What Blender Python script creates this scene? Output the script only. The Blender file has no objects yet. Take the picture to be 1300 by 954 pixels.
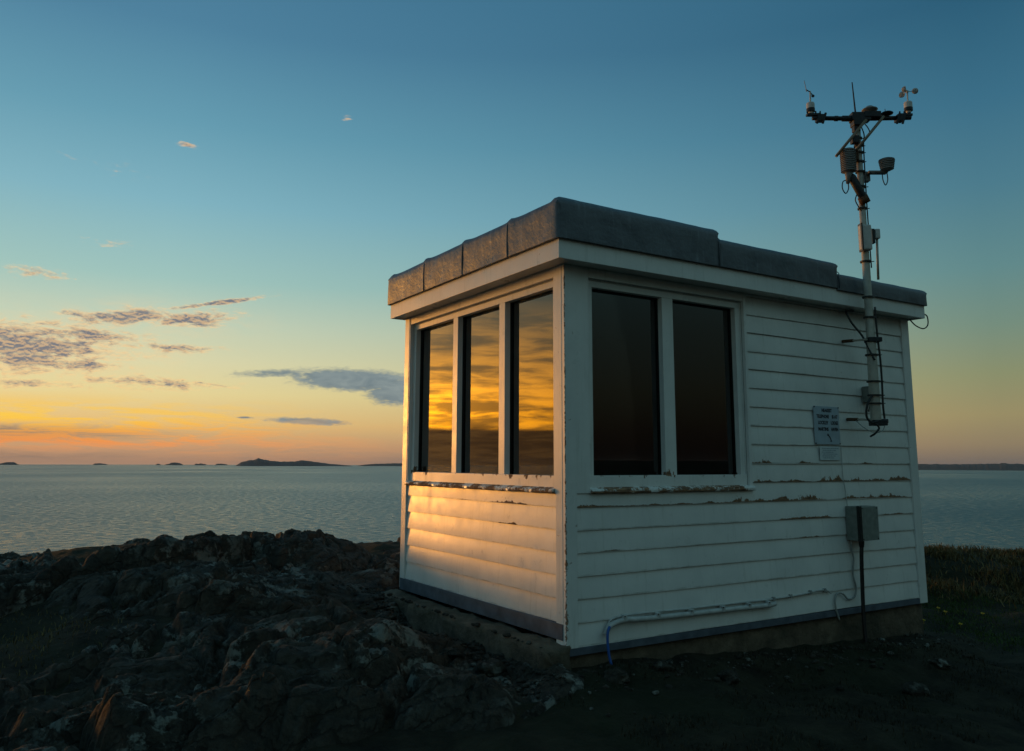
import bpy, bmesh, math, random
import numpy as np
from mathutils import Vector, Matrix
random.seed(7); rng = np.random.default_rng(7)
sc = bpy.context.scene
col = bpy.data.collections.new("scene"); sc.collection.children.link(col)
R = math.radians

def lin(r, g, b, a=1.0):
    f = lambda c: (c/255/12.92) if c/255 <= .04045 else ((c/255+.055)/1.055)**2.4
    return (f(r), f(g), f(b), a)

# ------------------------------------------------------------------ shader helper
class NT:
    def __init__(s, tree): s.t = tree; s.n = tree.nodes; s.l = tree.links
    def node(s, typ, **kw):
        n = s.n.new(typ)
        for k, v in kw.items(): setattr(n, k, v)
        return n
    def put(s, sock, v):
        if hasattr(v, 'links') or isinstance(v, bpy.types.NodeSocket): s.l.new(v, sock)
        elif v is not None: sock.default_value = v
    def m(s, op, a, b=None, c=None, clamp=False):
        n = s.node('ShaderNodeMath', operation=op, use_clamp=clamp)
        s.put(n.inputs[0], a)
        if b is not None: s.put(n.inputs[1], b)
        if c is not None: s.put(n.inputs[2], c)
        return n.outputs[0]
    def mr(s, v, a, b, c=0.0, d=1.0, smooth=False):
        n = s.node('ShaderNodeMapRange', interpolation_type='SMOOTHSTEP' if smooth else 'LINEAR', clamp=True)
        s.put(n.inputs[0], v)
        for i, x in enumerate((a, b, c, d)): s.put(n.inputs[i+1], x)
        return n.outputs[0]
    def mix(s, f, a, b, mode='MIX'):
        n = s.node('ShaderNodeMix', data_type='RGBA', blend_type=mode)
        s.put(n.inputs[0], f); s.put(n.inputs[6], a); s.put(n.inputs[7], b)
        return n.outputs[2]
    def ramp(s, f, stops):
        n = s.node('ShaderNodeValToRGB'); r = n.color_ramp
        while len(r.elements) < len(stops): r.elements.new(.5)
        for e, (p, c) in zip(r.elements, stops): e.position = p; e.color = c
        s.put(n.inputs[0], f); return n.outputs[0]
    def noise(s, vec, scale, detail=4, rough=.55, dist=0.0):
        n = s.node('ShaderNodeTexNoise'); s.put(n.inputs['Vector'], vec)
        n.inputs['Scale'].default_value = scale; n.inputs['Detail'].default_value = detail
        n.inputs['Roughness'].default_value = rough; n.inputs['Distortion'].default_value = dist
        return n.outputs[0]
    def comb(s, x, y, z):
        n = s.node('ShaderNodeCombineXYZ')
        for i, v in enumerate((x, y, z)): s.put(n.inputs[i], v)
        return n.outputs[0]
    def sep(s, v):
        n = s.node('ShaderNodeSeparateXYZ'); s.put(n.inputs[0], v); return n.outputs
    def scale(s, v, xyz):
        n = s.node('ShaderNodeMapping'); s.put(n.inputs[0], v); n.inputs['Scale'].default_value = xyz
        return n.outputs[0]

def mat(name):
    m = bpy.data.materials.new(name); m.use_nodes = True
    t = NT(m.node_tree); b = m.node_tree.nodes['Principled BSDF']
    return m, t, b
def pos(t): return t.node('ShaderNodeNewGeometry').outputs['Position']
def bump(t, b, h, strength, dist):
    n = t.node('ShaderNodeBump'); n.inputs['Strength'].default_value = strength; n.inputs['Distance'].default_value = dist
    t.put(n.inputs['Height'], h); t.l.new(n.outputs[0], b.inputs['Normal'])

def simple(name, c, rough=.5, metal=0.0, var=.25, sc_=20, bmp=0.0):
    m, t, b = mat(name); p = pos(t)
    n = t.noise(p, sc_, 5)
    lo = tuple(x*(1-var) for x in c[:3])+(1,); hi = tuple(min(1, x*(1+var)) for x in c[:3])+(1,)
    t.put(b.inputs['Base Color'], t.mix(t.mr(n, .3, .7), lo, hi))
    b.inputs['Roughness'].default_value = rough; b.inputs['Metallic'].default_value = metal
    if bmp: bump(t, b, n, bmp, .01)
    return m

M = {}
def paint(name, kind):
    m, t, b = mat(name); p = pos(t); x, y, z = t.sep(p)
    white = t.mix(t.mr(t.noise(p, 3.0, 6, .6), .35, .7), (.80, .79, .76, 1), (.68, .68, .66, 1))
    streak = t.noise(t.scale(p, (9, 9, .7)), 3.0, 5, .6)
    white = t.mix(t.mr(streak, .56, .78, 0, .35), white, (.40, .39, .33, 1))
    wood = t.mix(t.mr(t.noise(t.scale(p, (6, 6, 40)), 3, 5, .7), .35, .65), (.045, .022, .012, 1), (.38, .21, .115, 1))
    fine = t.noise(t.scale(p, (1, 1, .7)), 42, 5, .75)
    mid = t.noise(p, 7, 3, .6)
    if kind == 'board':
        att = t.node('ShaderNodeAttribute'); att.attribute_name = 'rot'
        r = att.outputs['Fac']
        tt = t.m('MODULO', t.m('ADD', z, 15.0), .15)
        h = t.m('MULTIPLY', r, t.m('ADD', t.m('MULTIPLY', t.mr(fine, .36, .68), .024), t.m('MULTIPLY', t.mr(mid, .46, .66), .036)))
        k = t.mr(t.m('SUBTRACT', h, tt), -.001, .002)
        k = t.m('MULTIPLY', k, t.mr(r, .02, .1))
        speck = t.m('MULTIPLY', t.mr(t.noise(p, 70, 3, .6), .60, .63), t.mr(tt, .0, .075, 1, 0))
        k = t.m('MAXIMUM', k, t.m('MULTIPLY', t.m('MULTIPLY', speck, t.mr(mid, .48, .56)), t.mr(r, .2, .6)))
        nail = t.node('ShaderNodeTexVoronoi'); nail.inputs['Scale'].default_value = 2.2; nail.inputs['Randomness'].default_value = .7; t.put(nail.inputs['Vector'], p)
        k = t.m('MAXIMUM', k, t.m('MULTIPLY', t.mr(nail.outputs['Distance'], .010, .016, 1, 0), .6))
        # grime that gathers in the lap just above each lower edge
        dirt = t.m('MULTIPLY', t.mr(tt, .0, .012, 1, 0), t.mr(mid, .4, .62))
        white = t.mix(t.m('MULTIPLY', dirt, .6), white, (.12, .12, .09, 1))
    elif kind == 'corner':
        d = t.m('MINIMUM', t.m('ABSOLUTE', t.m('ADD', y, .012)), t.m('ABSOLUTE', t.m('ADD', x, .012)))
        d2 = t.m('MAXIMUM', t.m('ABSOLUTE', t.m('ADD', y, .012)), t.m('ABSOLUTE', t.m('ADD', x, .012)))
        low = t.mr(z, .2, 1.25, 1, .28)
        h = t.m('MULTIPLY', t.mr(fine, .45, .62, -.004, .026), low)
        k = t.mr(t.m('SUBTRACT', h, d2), -.001, .001)
        foot = t.m('MULTIPLY', t.mr(z, .02, .2, 1, 0), t.mr(fine, .52, .6))
        foot = t.m('MULTIPLY', foot, t.mr(d2, .0, .045, 1, 0))
        k = t.m('MAXIMUM', k, foot)
        spots = t.m('MULTIPLY', t.mr(t.noise(p, 16, 3), .68, .72), .55)
        k = t.m('MAXIMUM', k, spots)
    elif kind == 'sill':
        k = t.mr(t.m('ADD', t.m('MULTIPLY', fine, .45), t.m('MULTIPLY', mid, .55)), .47, .51)
        k = t.m('MAXIMUM', k, t.m('MULTIPLY', t.mr(z, 1.002, 1.008, 1, 0), t.mr(mid, .42, .46)))
    elif kind == 'frame':
        h = t.mr(t.noise(t.scale(p, (1, 1, .4)), 9, 5, .65), .52, .72, -.01, .075)
        k = t.mr(t.m('SUBTRACT', t.m('ABSOLUTE', h), t.m('ABSOLUTE', t.m('SUBTRACT', z, 1.112))), -.002, .002)
        k = t.m('MULTIPLY', k, t.mr(h, .0, .004))
    else:
        k = t.m('MULTIPLY', t.mr(t.noise(p, 22, 4), .72, .75), .5)
    t.put(b.inputs['Base Color'], t.mix(k, white, wood))
    t.put(b.inputs['Roughness'], t.m('ADD', t.mr(k, 0, 1, .30, .85), t.mr(mid, .3, .7, -.04, .10)))
    b.inputs['Specular IOR Level'].default_value = .6
    hgt = t.m('SUBTRACT', t.m('ADD', t.m('MULTIPLY', t.noise(t.scale(p, (.6, .6, 1)), 1.6, 1), .5), t.m('MULTIPLY', t.noise(p, 45, 3), .02)), t.m('MULTIPLY', k, .12))
    bump(t, b, hgt, .55, .02)
    return m
M['board'] = paint('board_paint', 'board'); M['corner'] = paint('corner_paint', 'corner')
M['sill'] = paint('sill_paint', 'sill'); M['frame'] = paint('frame_paint', 'frame'); M['trim'] = paint('trim_paint', 'trim')

def lead():
    m, t, b = mat('weathered_lead'); p = pos(t)
    n = t.noise(p, 5, 6, .65); s = t.noise(t.scale(p, (8, 8, .8)), 4, 4, .6)
    c = t.mix(t.mr(n, .3, .7), (.060, .072, .092, 1), (.13, .145, .165, 1))
    c = t.mix(t.mr(s, .55, .75, 0, .5), c, (.22, .25, .28, 1))
    t.put(b.inputs['Base Color'], c); t.put(b.inputs['Roughness'], t.mr(n, .3, .7, .30, .55))
    b.inputs['Metallic'].default_value = .35
    bump(t, b, t.noise(p, 9, 4, .6), .35, .02); return m
M['lead'] = lead()
M['flash'] = simple('base_flashing_metal', (.075, .092, .12), .65, 0, .35, 9, .4)
M['black'] = simple('black_gasket', (.006, .006, .006), .4, 0, .1)
M['cable'] = simple('black_cable', (.010, .010, .011), .45, 0, .2)
M['dark'] = simple('dark_metal', (.022, .024, .028), .5, .4, .4, 40)
M['rust'] = simple('rusty_steel', (.10, .05, .025), .8, .2, .5, 60)
M['galv'] = simple('galvanised_pole', (.43, .40, .34), .45, .1, .18, 14, .1)
M['beige'] = simple('beige_tube', (.22, .16, .11), .5, .2, .3, 30)
M['shield'] = simple('grey_louvre_plastic', (.20, .19, .18), .5, 0, .2, 30)
M['pale'] = simple('pale_plastic', (.55, .53, .50), .45, 0, .12, 30)
M['fin'] = simple('grey_fin', (.25, .24, .27), .5, 0, .15, 30)
M['boxmat'] = simple('box_grey_steel', (.20, .22, .20), .55, .1, .2, 25, .1)
M['conduit'] = simple('painted_conduit', (.46, .47, .46), .45, 0, .2, 18)
M['greycable'] = simple('grey_cable', (.30, .31, .30), .5, 0, .2, 18)
M['bluehose'] = simple('blue_cable', (.015, .10, .38), .4, 0, .1)
M['signblue'] = simple('pale_blue_enamel', (.38, .47, .54), .35, 0, .10, 16)
M['signwhite'] = simple('faded_white_plastic', (.60, .66, .68), .4, 0, .08, 16)
M['ink'] = simple('sign_ink', (.02, .02, .03), .5, 0, .1)
M['inkfaint'] = simple('faded_ink', (.22, .30, .36), .5, 0, .1)
M['interior'] = simple('interior_lining', (.025, .023, .02), .8, 0, .2, 8)

def concrete():
    m, t, b = mat('rough_concrete'); p = pos(t)
    n = t.noise(p, 8, 7, .7); a = t.noise(p, 1.7, 4)
    c = t.mix(t.mr(n, .3, .7), (.060, .044, .028, 1), (.20, .15, .10, 1))
    c = t.mix(t.mr(a, .5, .68, 0, .7), c, (.035, .032, .02, 1))
    t.put(b.inputs['Base Color'], c); b.inputs['Roughness'].default_value = .9
    bump(t, b, t.noise(p, 22, 6, .7), 1.0, .03); return m
M['concrete'] = concrete()

def glass():
    m, t, b = mat('window_glass')
    for n in list(t.n):
        if n.type != 'OUTPUT_MATERIAL': t.n.remove(n)
    out = [n for n in t.n if n.type == 'OUTPUT_MATERIAL'][0]
    p = pos(t)
    g = t.node('ShaderNodeBsdfGlossy'); g.inputs['Roughness'].default_value = .015; g.inputs['Color'].default_value = (.95, .95, .95, 1)
    tr = t.node('ShaderNodeBsdfTransparent'); tr.inputs['Color'].default_value = (.30, .30, .29, 1)
    bp = t.node('ShaderNodeBump'); bp.inputs['Strength'].default_value = .06; bp.inputs['Distance'].default_value = .01
    t.put(bp.inputs['Height'], t.noise(p, 1.6, 2)); t.l.new(bp.outputs[0], g.inputs['Normal'])
    fr = t.node('ShaderNodeFresnel'); fr.inputs['IOR'].default_value = 1.52
    f = t.m('MULTIPLY', fr.outputs[0], 1.85, clamp=True)
    mx = t.node('ShaderNodeMixShader'); t.l.new(f, mx.inputs[0]); t.l.new(tr.outputs[0], mx.inputs[1]); t.l.new(g.outputs[0], mx.inputs[2])
    t.l.new(mx.outputs[0], out.inputs[0]); return m
M['glass'] = glass()

def rock():
    m, t, b = mat('lichened_rock'); p = pos(t)
    n = t.noise(p, 3.0, 8, .7); f = t.noise(p, 17, 7, .72)
    c = t.mix(t.mr(n, .35, .65), (.008, .0068, .0052, 1), (.055, .045, .033, 1))
    c = t.mix(t.mr(f, .35, .7, 0, .6), c, (.105, .088, .066, 1))
    # pale lichen crusts
    l1 = t.mr(t.m('ADD', t.m('MULTIPLY', t.noise(p, 5.5, 5, .62, .6), .65), t.m('MULTIPLY', f, .35)), .525, .575)
    l2 = t.mr(t.noise(p, .9, 3, .6), .45, .58)
    c = t.mix(t.m('MULTIPLY', t.m('MULTIPLY', l1, l2), .85), c, (.25, .255, .225, 1))
    # brown turf and moss caught in the hollows
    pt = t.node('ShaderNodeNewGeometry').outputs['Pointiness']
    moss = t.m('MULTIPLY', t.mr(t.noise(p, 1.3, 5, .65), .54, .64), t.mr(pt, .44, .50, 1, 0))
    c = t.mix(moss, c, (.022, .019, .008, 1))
    t.put(b.inputs['Base Color'], c); b.inputs['Roughness'].default_value = .82
    b.inputs['Specular IOR Level'].default_value = .3
    vo = t.node('ShaderNodeTexVoronoi', feature='DISTANCE_TO_EDGE'); vo.inputs['Scale'].default_value = 6.5
    t.put(vo.inputs['Vector'], t.comb(*[t.m('ADD', a, t.m('MULTIPLY', f, .12)) for a in t.sep(t.scale(p, (.6, 1.5, 1.2)))]))
    crack = t.mr(vo.outputs['Distance'], 0, .05)
    h = t.m('ADD', t.m('ADD', t.m('MULTIPLY', f, .7), t.m('MULTIPLY', t.noise(p, 60, 4, .6), .15)), t.m('MULTIPLY', crack, .35))
    bump(t, b, h, 1.0, .06); return m
M['rock'] = rock()

def soil():
    m, t, b = mat('dark_turf_soil'); p = pos(t)
    n = t.noise(p, 4, 7, .7); g = t.noise(p, .6, 3)
    c = t.mix(t.mr(n, .35, .65), (.014, .012, .008, 1), (.050, .042, .025, 1))
    c = t.mix(t.mr(g, .48, .62, 0, .5), c, (.014, .022, .007, 1))
    t.put(b.inputs['Base Color'], c); b.inputs['Roughness'].default_value = .95; b.inputs['Specular IOR Level'].default_value = .2
    bump(t, b, t.noise(p, 25, 6, .7), 1.0, .04); return m
M['soil'] = soil()

def blades(name, a, b_):
    m, t, b = mat(name)
    oi = t.node('ShaderNodeNewGeometry').outputs['Random Per Island']
    t.put(b.inputs['Base Color'], t.mix(oi, a+(1,), b_+(1,))); b.inputs['Roughness'].default_value = .75
    b.inputs['Specular IOR Level'].default_value = .2; return m
M['scrub'] = blades('scrub_blades', (.04, .034, .012), (.19, .14, .055))
M['wither'] = blades('withered_blades', (.015, .013, .007), (.06, .05, .03))
M['turf'] = blades('turf_blades', (.025, .05, .010), (.08, .12, .025))
M['petal'] = simple('yellow_petal', (.62, .42, .01), .6, 0, .1)
M['land'] = simple('far_land', (.030, .040, .045), .95, 0, .3, .004)

def sea():
    m, t, b = mat('sea_water'); p = pos(t)
    w = t.noise(t.scale(p, (.15, .15, 1)), 1.0, 8, .78)
    big = t.noise(t.scale(p, (.0012, .0012, 1)), 1.0, 4, .55)
    t.put(b.inputs['Base Color'], t.mix(t.mr(w, .40, .60), (.008, .060, .064, 1), (.046, .150, .150, 1)))
    t.put(b.inputs['Roughness'], t.m('ADD', t.mr(w, .40, .60, .20, .50), t.mr(big, .35, .65, -.05, .05)))
    b.inputs['IOR'].default_value = 1.45
    bump(t, b, w, .9, 1.0); return m
M['sea'] = sea()

# ------------------------------------------------------------------ object helpers
WL = {}
def tag(o, label=None, cat=None, group=None, kind=None):
    if label: o['label'] = label
    if cat: o['category'] = cat
    if group: o['group'] = group
    if kind: o['kind'] = kind
    return o
def empty(name, loc, label, cat, group=None):
    o = bpy.data.objects.new(name, None); col.objects.link(o); o.location = loc; o.empty_display_size = .2
    WL[o] = Vector(loc); return tag(o, label, cat, group)
def build(name, bm, m, parent=None, smooth=False, at=None):
    """mesh given in world coordinates -> ONE object (origin at its parent's, or at `at`)"""
    base = WL[parent] if parent else Vector(at or (0, 0, 0))
    bmesh.ops.recalc_face_normals(bm, faces=bm.faces)
    bmesh.ops.translate(bm, verts=bm.verts, vec=-base)
    me = bpy.data.meshes.new(name); bm.to_mesh(me); bm.free()
    for i in (m if isinstance(m, (list, tuple)) else [m]): me.materials.append(i)
    if smooth: me.shade_smooth()
    o = bpy.data.objects.new(name, me); col.objects.link(o)
    if parent: o.parent = parent
    else: o.location = base
    WL[o] = base; return o
def box(bm, x0, x1, y0, y1, z0, z1, mi=0):
    v = [bm.verts.new(c) for c in ((x0,y0,z0),(x1,y0,z0),(x1,y1,z0),(x0,y1,z0),(x0,y0,z1),(x1,y0,z1),(x1,y1,z1),(x0,y1,z1))]
    fs = [bm.faces.new([v[i] for i in q]) for q in ((3,2,1,0),(4,5,6,7),(0,1,5,4),(1,2,6,5),(2,3,7,6),(3,0,4,7))]
    for f in fs: f.material_index = mi
    return v, fs
def bev(bm, w, seg=2):
    bmesh.ops.bevel(bm, geom=list(bm.edges), offset=w, segments=seg, affect='EDGES', profile=.6)
def nb(): return bmesh.new()
def spline(pts, n=8):
    P = [Vector(p) for p in pts]; out = []
    for i in range(len(P)-1):
        a = P[max(i-1, 0)]; b = P[i]; c = P[i+1]; d = P[min(i+2, len(P)-1)]
        for k in range(n):
            t = k/n
            out.append(.5*((2*b)+(-a+c)*t+(2*a-5*b+4*c-d)*t*t+(-a+3*b-3*c+d)*t**3))
    out.append(P[-1]); return out
def tube(bm, pts, r, seg=10, mi=0, cap=True):
    """tube along points; r a number or a list per point"""
    P = [Vector(p) for p in pts]; rs = r if isinstance(r, (list, tuple)) else [r]*len(P)
    rings = []; up = Vector((0, 0, 1))
    for i, p in enumerate(P):
        d = (P[min(i+1, len(P)-1)]-P[max(i-1, 0)]).normalized()
        a = d.cross(up)
        if a.length < .05: a = d.cross(Vector((1, .3, 0)))
        a.normalize(); b = d.cross(a).normalized()
        if rings and i:
            pa = (rings[-1][0].co-P[i-1]); pa = (pa-d*pa.dot(d))
            if pa.length > 1e-6: a = pa.normalized(); b = d.cross(a).normalized()
        rings.append([bm.verts.new(p+(a*math.cos(2*math.pi*k/seg)+b*math.sin(2*math.pi*k/seg))*rs[i]) for k in range(seg)])
    for q in range(len(rings)-1):
        for k in range(seg):
            f = bm.faces.new((rings[q][k], rings[q][(k+1)%seg], rings[q+1][(k+1)%seg], rings[q+1][k])); f.material_index = mi
    if cap:
        for rg in (rings[0], rings[-1]):
            f = bm.faces.new(rg); f.material_index = mi
def lathe(bm, c, prof, seg=20, mi=0):
    """prof: (radius, z) pairs, about a vertical axis through c"""
    rings = [[bm.verts.new((c[0]+r*math.cos(2*math.pi*k/seg), c[1]+r*math.sin(2*math.pi*k/seg), z)) for k in range(seg)] for r, z in prof]
    for q in range(len(rings)-1):
        for k in range(seg):
            bm.faces.new((rings[q][k], rings[q][(k+1)%seg], rings[q+1][(k+1)%seg], rings[q+1][k])).material_index = mi
    bm.faces.new(rings[0]).material_index = mi; bm.faces.new(rings[-1]).material_index = mi

# ------------------------------------------------------------------ numpy noise
def hash2(ix, iy, s):
    h = (ix.astype(np.int64)*374761393+iy.astype(np.int64)*668265263+s*974634777) & 0xffffffff
    h = ((h ^ (h >> 13))*1274126177) & 0xffffffff
    return ((h ^ (h >> 16)) & 0xffffff)/float(0xffffff)
def perlin(x, y, s=0):
    ix = np.floor(x); iy = np.floor(y); fx = x-ix; fy = y-iy
    u = fx*fx*fx*(fx*(fx*6-15)+10); v = fy*fy*fy*(fy*(fy*6-15)+10)
    def g(a, b):
        th = hash2(ix+a, iy+b, s)*2*np.pi
        return np.cos(th)*(fx-a)+np.sin(th)*(fy-b)
    return ((g(0,0)*(1-u)+g(1,0)*u)*(1-v)+(g(0,1)*(1-u)+g(1,1)*u)*v)*1.5
def fbm(x, y, o=5, s=0, gain=.5):
    r = 0; a = 1
    for i in range(o): r = r+a*perlin(x*2**i, y*2**i, s+i*17); a *= gain
    return r
def worley(x, y, s=0):
    ix = np.floor(x); iy = np.floor(y); f1 = np.full(x.shape, 9.); f2 = np.full(x.shape, 9.); idv = np.zeros(x.shape); tl = np.zeros(x.shape)
    for a in (-1, 0, 1):
        for b in (-1, 0, 1):
            px = ix+a+hash2(ix+a, iy+b, s); py = iy+b+hash2(ix+a, iy+b, s+5)
            d = np.hypot(px-x, py-y); c = d < f1; th = hash2(ix+a, iy+b, s+13)*2*np.pi
            f2 = np.where(c, f1, np.minimum(f2, d)); idv = np.where(c, hash2(ix+a, iy+b, s+9), idv)
            tl = np.where(c, (x-px)*np.cos(th)+(y-py)*np.sin(th), tl); f1 = np.where(c, d, f1)
    return f1, f2, idv, tl
def sstep(a, b, x):
    t = np.clip((x-a)/(b-a), 0, 1); return t*t*(3-2*t)

# ------------------------------------------------------------------ terrain
CP = np.array([(-3.13,1.12,-.14),(-2.53,1.07,-.10),(-1.92,.75,-.13),(-1.28,.44,-.16),(-.68,.05,-.2),(-.38,-.38,-.2),(.42,-.51,-.2),(1.37,-.63,-.34),(2.13,-.99,-.38),(2.47,-1.59,-.4),
 (-3.14,2.82,-.10),(-2.4,2.37,.02),(-1.57,2.21,.02),(-.92,1.91,-.02),(-.39,1.58,-.16),(-.3,.83,-.14),(-3.14,3.92,-.04),(-2.77,4.51,.06),(-2.25,3.76,.14),(-1.73,3.68,.15),(-1.33,3.29,.13),(-.79,3.13,.05),(-.3,3.0,-.03),(.11,3.01,-.03),
 (-4.2,6.9,-.3),(-3.6,6.9,-.15),(-3.14,6.82,-.03),(-2.91,6.51,.06),(-2.62,6.3,.18),(-2.36,6.08,.22),(-2.11,5.76,.21),(-1.92,5.73,.28),(-1.65,5.59,.29),(-1.36,5.34,.30),(-1.23,5.31,.22),(-1.16,5.09,.30),(-.84,5.02,.37),(-.64,4.76,.36),(-.51,4.62,.33),(-.24,4.64,.30),(.07,4.85,.15),(.36,4.85,.12),(.73,4.92,.20),(1.06,4.99,.18),(1.61,4.95,.16),
 (.1,-.1,-.12),(1,-.1,-.17),(2,-.12,-.23),(3,-.12,-.28),(4,-.15,-.31),(.5,-.1,-.14),(1.5,-.1,-.2),(2.5,-.1,-.26),(3.5,-.12,-.3),(3.9,-.8,-.4),(4.6,0,-.38),(5.4,.5,-.30),(6.3,-.3,-.28),(4.6,2,-.25),(6.0,1.2,-.2),(7.16,1.91,.05),(7.46,1.79,.03),(7.86,1.49,.02),(8.15,1.14,.02),(8.6,.4,.03),(6.4,3.5,.05),(9,-1,-.1),
 (1,1,-.15),(3,1.5,-.25),(2,3.2,-.1),(3.5,3.4,-.1),
 (-4,8.6,-1.5),(-2.4,8,-1.0),(-.8,7,-.8),(1,7,-.8),(3,7,-.7),(6,6,-.7),(8.4,4,-.8),(9.6,2.4,-.8),(10.5,0.5,-.7),(11,-2,-.5),
 (-3,-2,-.4),(0,-3,-.42),(3,-3.5,-.42),(-3.2,-5,-.42),(0,-6,-.4),(6,-5,-.4),(-6,0,-.4),(-6,3.5,-.35),(-7,-4,-.4),(-7,6.5,-1.2),(10,-6,-.4)])
def base_h(x, y):
    num = 0; den = 0
    for px, py, pz in CP:
        w = 1/((x-px)**2+(y-py)**2+.03)**1.8
        num = num+w*pz; den = den+w
    z = num/den
    r = np.hypot(x-1, y-1)
    sea_side = sstep(-.35, .1, (y-1+.35*(x-1))/np.maximum(r, .1))
    z = z-sea_side*np.maximum(r-9.5, 0)*.75
    z = z+(1-sea_side)*np.maximum(r-12, 0)*.010
    return np.maximum(z, -44.5)
def ground_h(x, y):
    z = base_h(x, y)+.03*fbm(x*.9, y*.9, 4, 3)+.028*fbm(x*3.1, y*3.1, 3, 5)*sstep(14, 9, np.hypot(x-1, y-1))
    return z
def grid_obj(name, xs, ys, zf, m, smooth=True, maskf=None):
    X, Y = np.meshgrid(xs, ys); Z = zf(X, Y); ny, nx = X.shape
    co = np.stack([X, Y, Z], -1).reshape(-1, 3).astype(np.float32)
    i = np.arange(ny*nx).reshape(ny, nx)
    q = np.stack([i[:-1,:-1], i[:-1,1:], i[1:,1:], i[1:,:-1]], -1).reshape(-1, 4)
    if maskf is not None:
        k = maskf(X, Y, Z).reshape(-1)[q].any(1); q = q[k]
        used = np.unique(q); rm = np.full(ny*nx, -1); rm[used] = np.arange(len(used)); co = co[used]; q = rm[q]
    me = bpy.data.meshes.new(name); me.vertices.add(len(co)); me.vertices.foreach_set('co', co.ravel())
    me.loops.add(q.size); me.loops.foreach_set('vertex_index', q.ravel().astype(np.int32))
    me.polygons.add(len(q)); me.polygons.foreach_set('loop_start', (np.arange(len(q))*4).astype(np.int32))
    me.polygons.foreach_set('use_smooth', np.ones(len(q), bool)*smooth)
    me.update(); me.validate(); me.materials.append(m)
    o = bpy.data.objects.new(name, me); col.objects.link(o); return o
def axis(*segs):
    out = []
    for a, b, st in segs: out += list(np.arange(a, b, st))
    out.append(segs[-1][1]); return np.array(out)
xs = axis((-160,-40,8),(-40,-12,2),(-12,-5,.4),(-5,10,.06),(10,16,.4),(16,40,2),(40,160,8))
ys = axis((-160,-40,8),(-40,-12,2),(-12,-3,.4),(-3,8,.06),(8,16,.4),(16,40,2),(40,100,6))
tag(grid_obj('ground', xs, ys, ground_h, M['soil']), 'dark turf and bare soil of the headland around the hut', 'ground', kind='structure')

def rock_h(x, y):
    b = base_h(x, y)
    # strata run obliquely: rotate, stretch
    a = R(38); u = x*math.cos(a)+y*math.sin(a); v = -x*math.sin(a)+y*math.cos(a)
    wu = u+.22*fbm(u*1.3, v*1.3, 3, 11); wv = v+.22*fbm(u*1.3+7, v*1.3, 3, 23)
    h = .07*fbm(u*.8, v*1.2, 3, 31)
    for s, k, amp, crk in ((.8, 1, .19, .10), (2.0, 2, .075, .05), (5.0, 3, .027, .020), (12.5, 4, .013, .009), (24, 5, .005, .003)):
        f1, f2, idv, tl = worley(wu*s*.7, wv*s*1.35, k*41)
        h = h+amp*((idv-.5)*.9+(.45-f1)*.45+tl*.45)-crk*(1-sstep(0, .10, f2-f1))
    h = h+.018*fbm(wu*5, wv*7, 4, 51)
    t = 1-np.abs(fbm(wu*1.1, wv*2.6, 4, 77)); h = h+.05*(t-.7)
    # zone: left of the hut; a turf hollow at the lower left
    zone = sstep(.55, -.25, x-np.where(y > 2.9, 2.6, 0)-np.where(y < .2, .05, 0))*sstep(-1.0, -.2, y)*sstep(8.6, 6.6, y+.2*x)*sstep(-6.5, -4.6, x)
    hollow = np.exp(-((x+3.4)/.95)**2-((y-2.3)/1.25)**2)+.9*np.exp(-((x+.55)/.33)**2-((y-1.7)/.55)**2)
    ridge = np.exp(-((y-5.4+.25*(x+1))/.9)**2)
    dh = np.hypot(np.maximum(np.maximum(-.2-x, x-4), 0), np.maximum(np.maximum(-y, y-2.7), 0)); k = .30+.70*sstep(.05, 1.1, dh)
    h = h*1.12
    crest = ridge*(.115+.17*sstep(-2.0, -3.2, x)+.07*sstep(-.2, .5, x))
    return b+(h*(1.15-.66*ridge)+.13*(1-ridge)+.035)*k-crest-.6*(1-zone)-.36*hollow*k
ro = grid_obj('rock_outcrop', axis((-6.6,-4.2,.05),(-4.2,1.2,.017),(1.2,3.6,.04)), axis((-1.2,6.6,.017),(6.6,8.6,.06)), rock_h, M['rock'], maskf=lambda X, Y, Z: Z > base_h(X, Y)-.25)
tag(ro, 'lichen spotted dark bedrock ridge left of the white hut', 'rock outcrop', kind='structure')

# sea: one sheet to its horizon, seen from 43 m up
bm = nb(); SEA = -42.0
radii = [0, 60, 200, 600, 1500, 3500, 7000, 11000, 12900]; rings = []
for r in radii[1:]: rings.append([bm.verts.new((r*math.cos(2*math.pi*k/180), r*math.sin(2*math.pi*k/180), SEA)) for k in range(180)])
for q in range(len(rings)-1):
    for k in range(180): bm.faces.new((rings[q][k], rings[q][(k+1)%180], rings[q+1][(k+1)%180], rings[q+1][k]))
bm.faces.new(rings[0])
tag(build('sea', bm, M['sea']), 'calm grey teal sea reaching to the horizon', 'sea', kind='structure')

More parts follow.
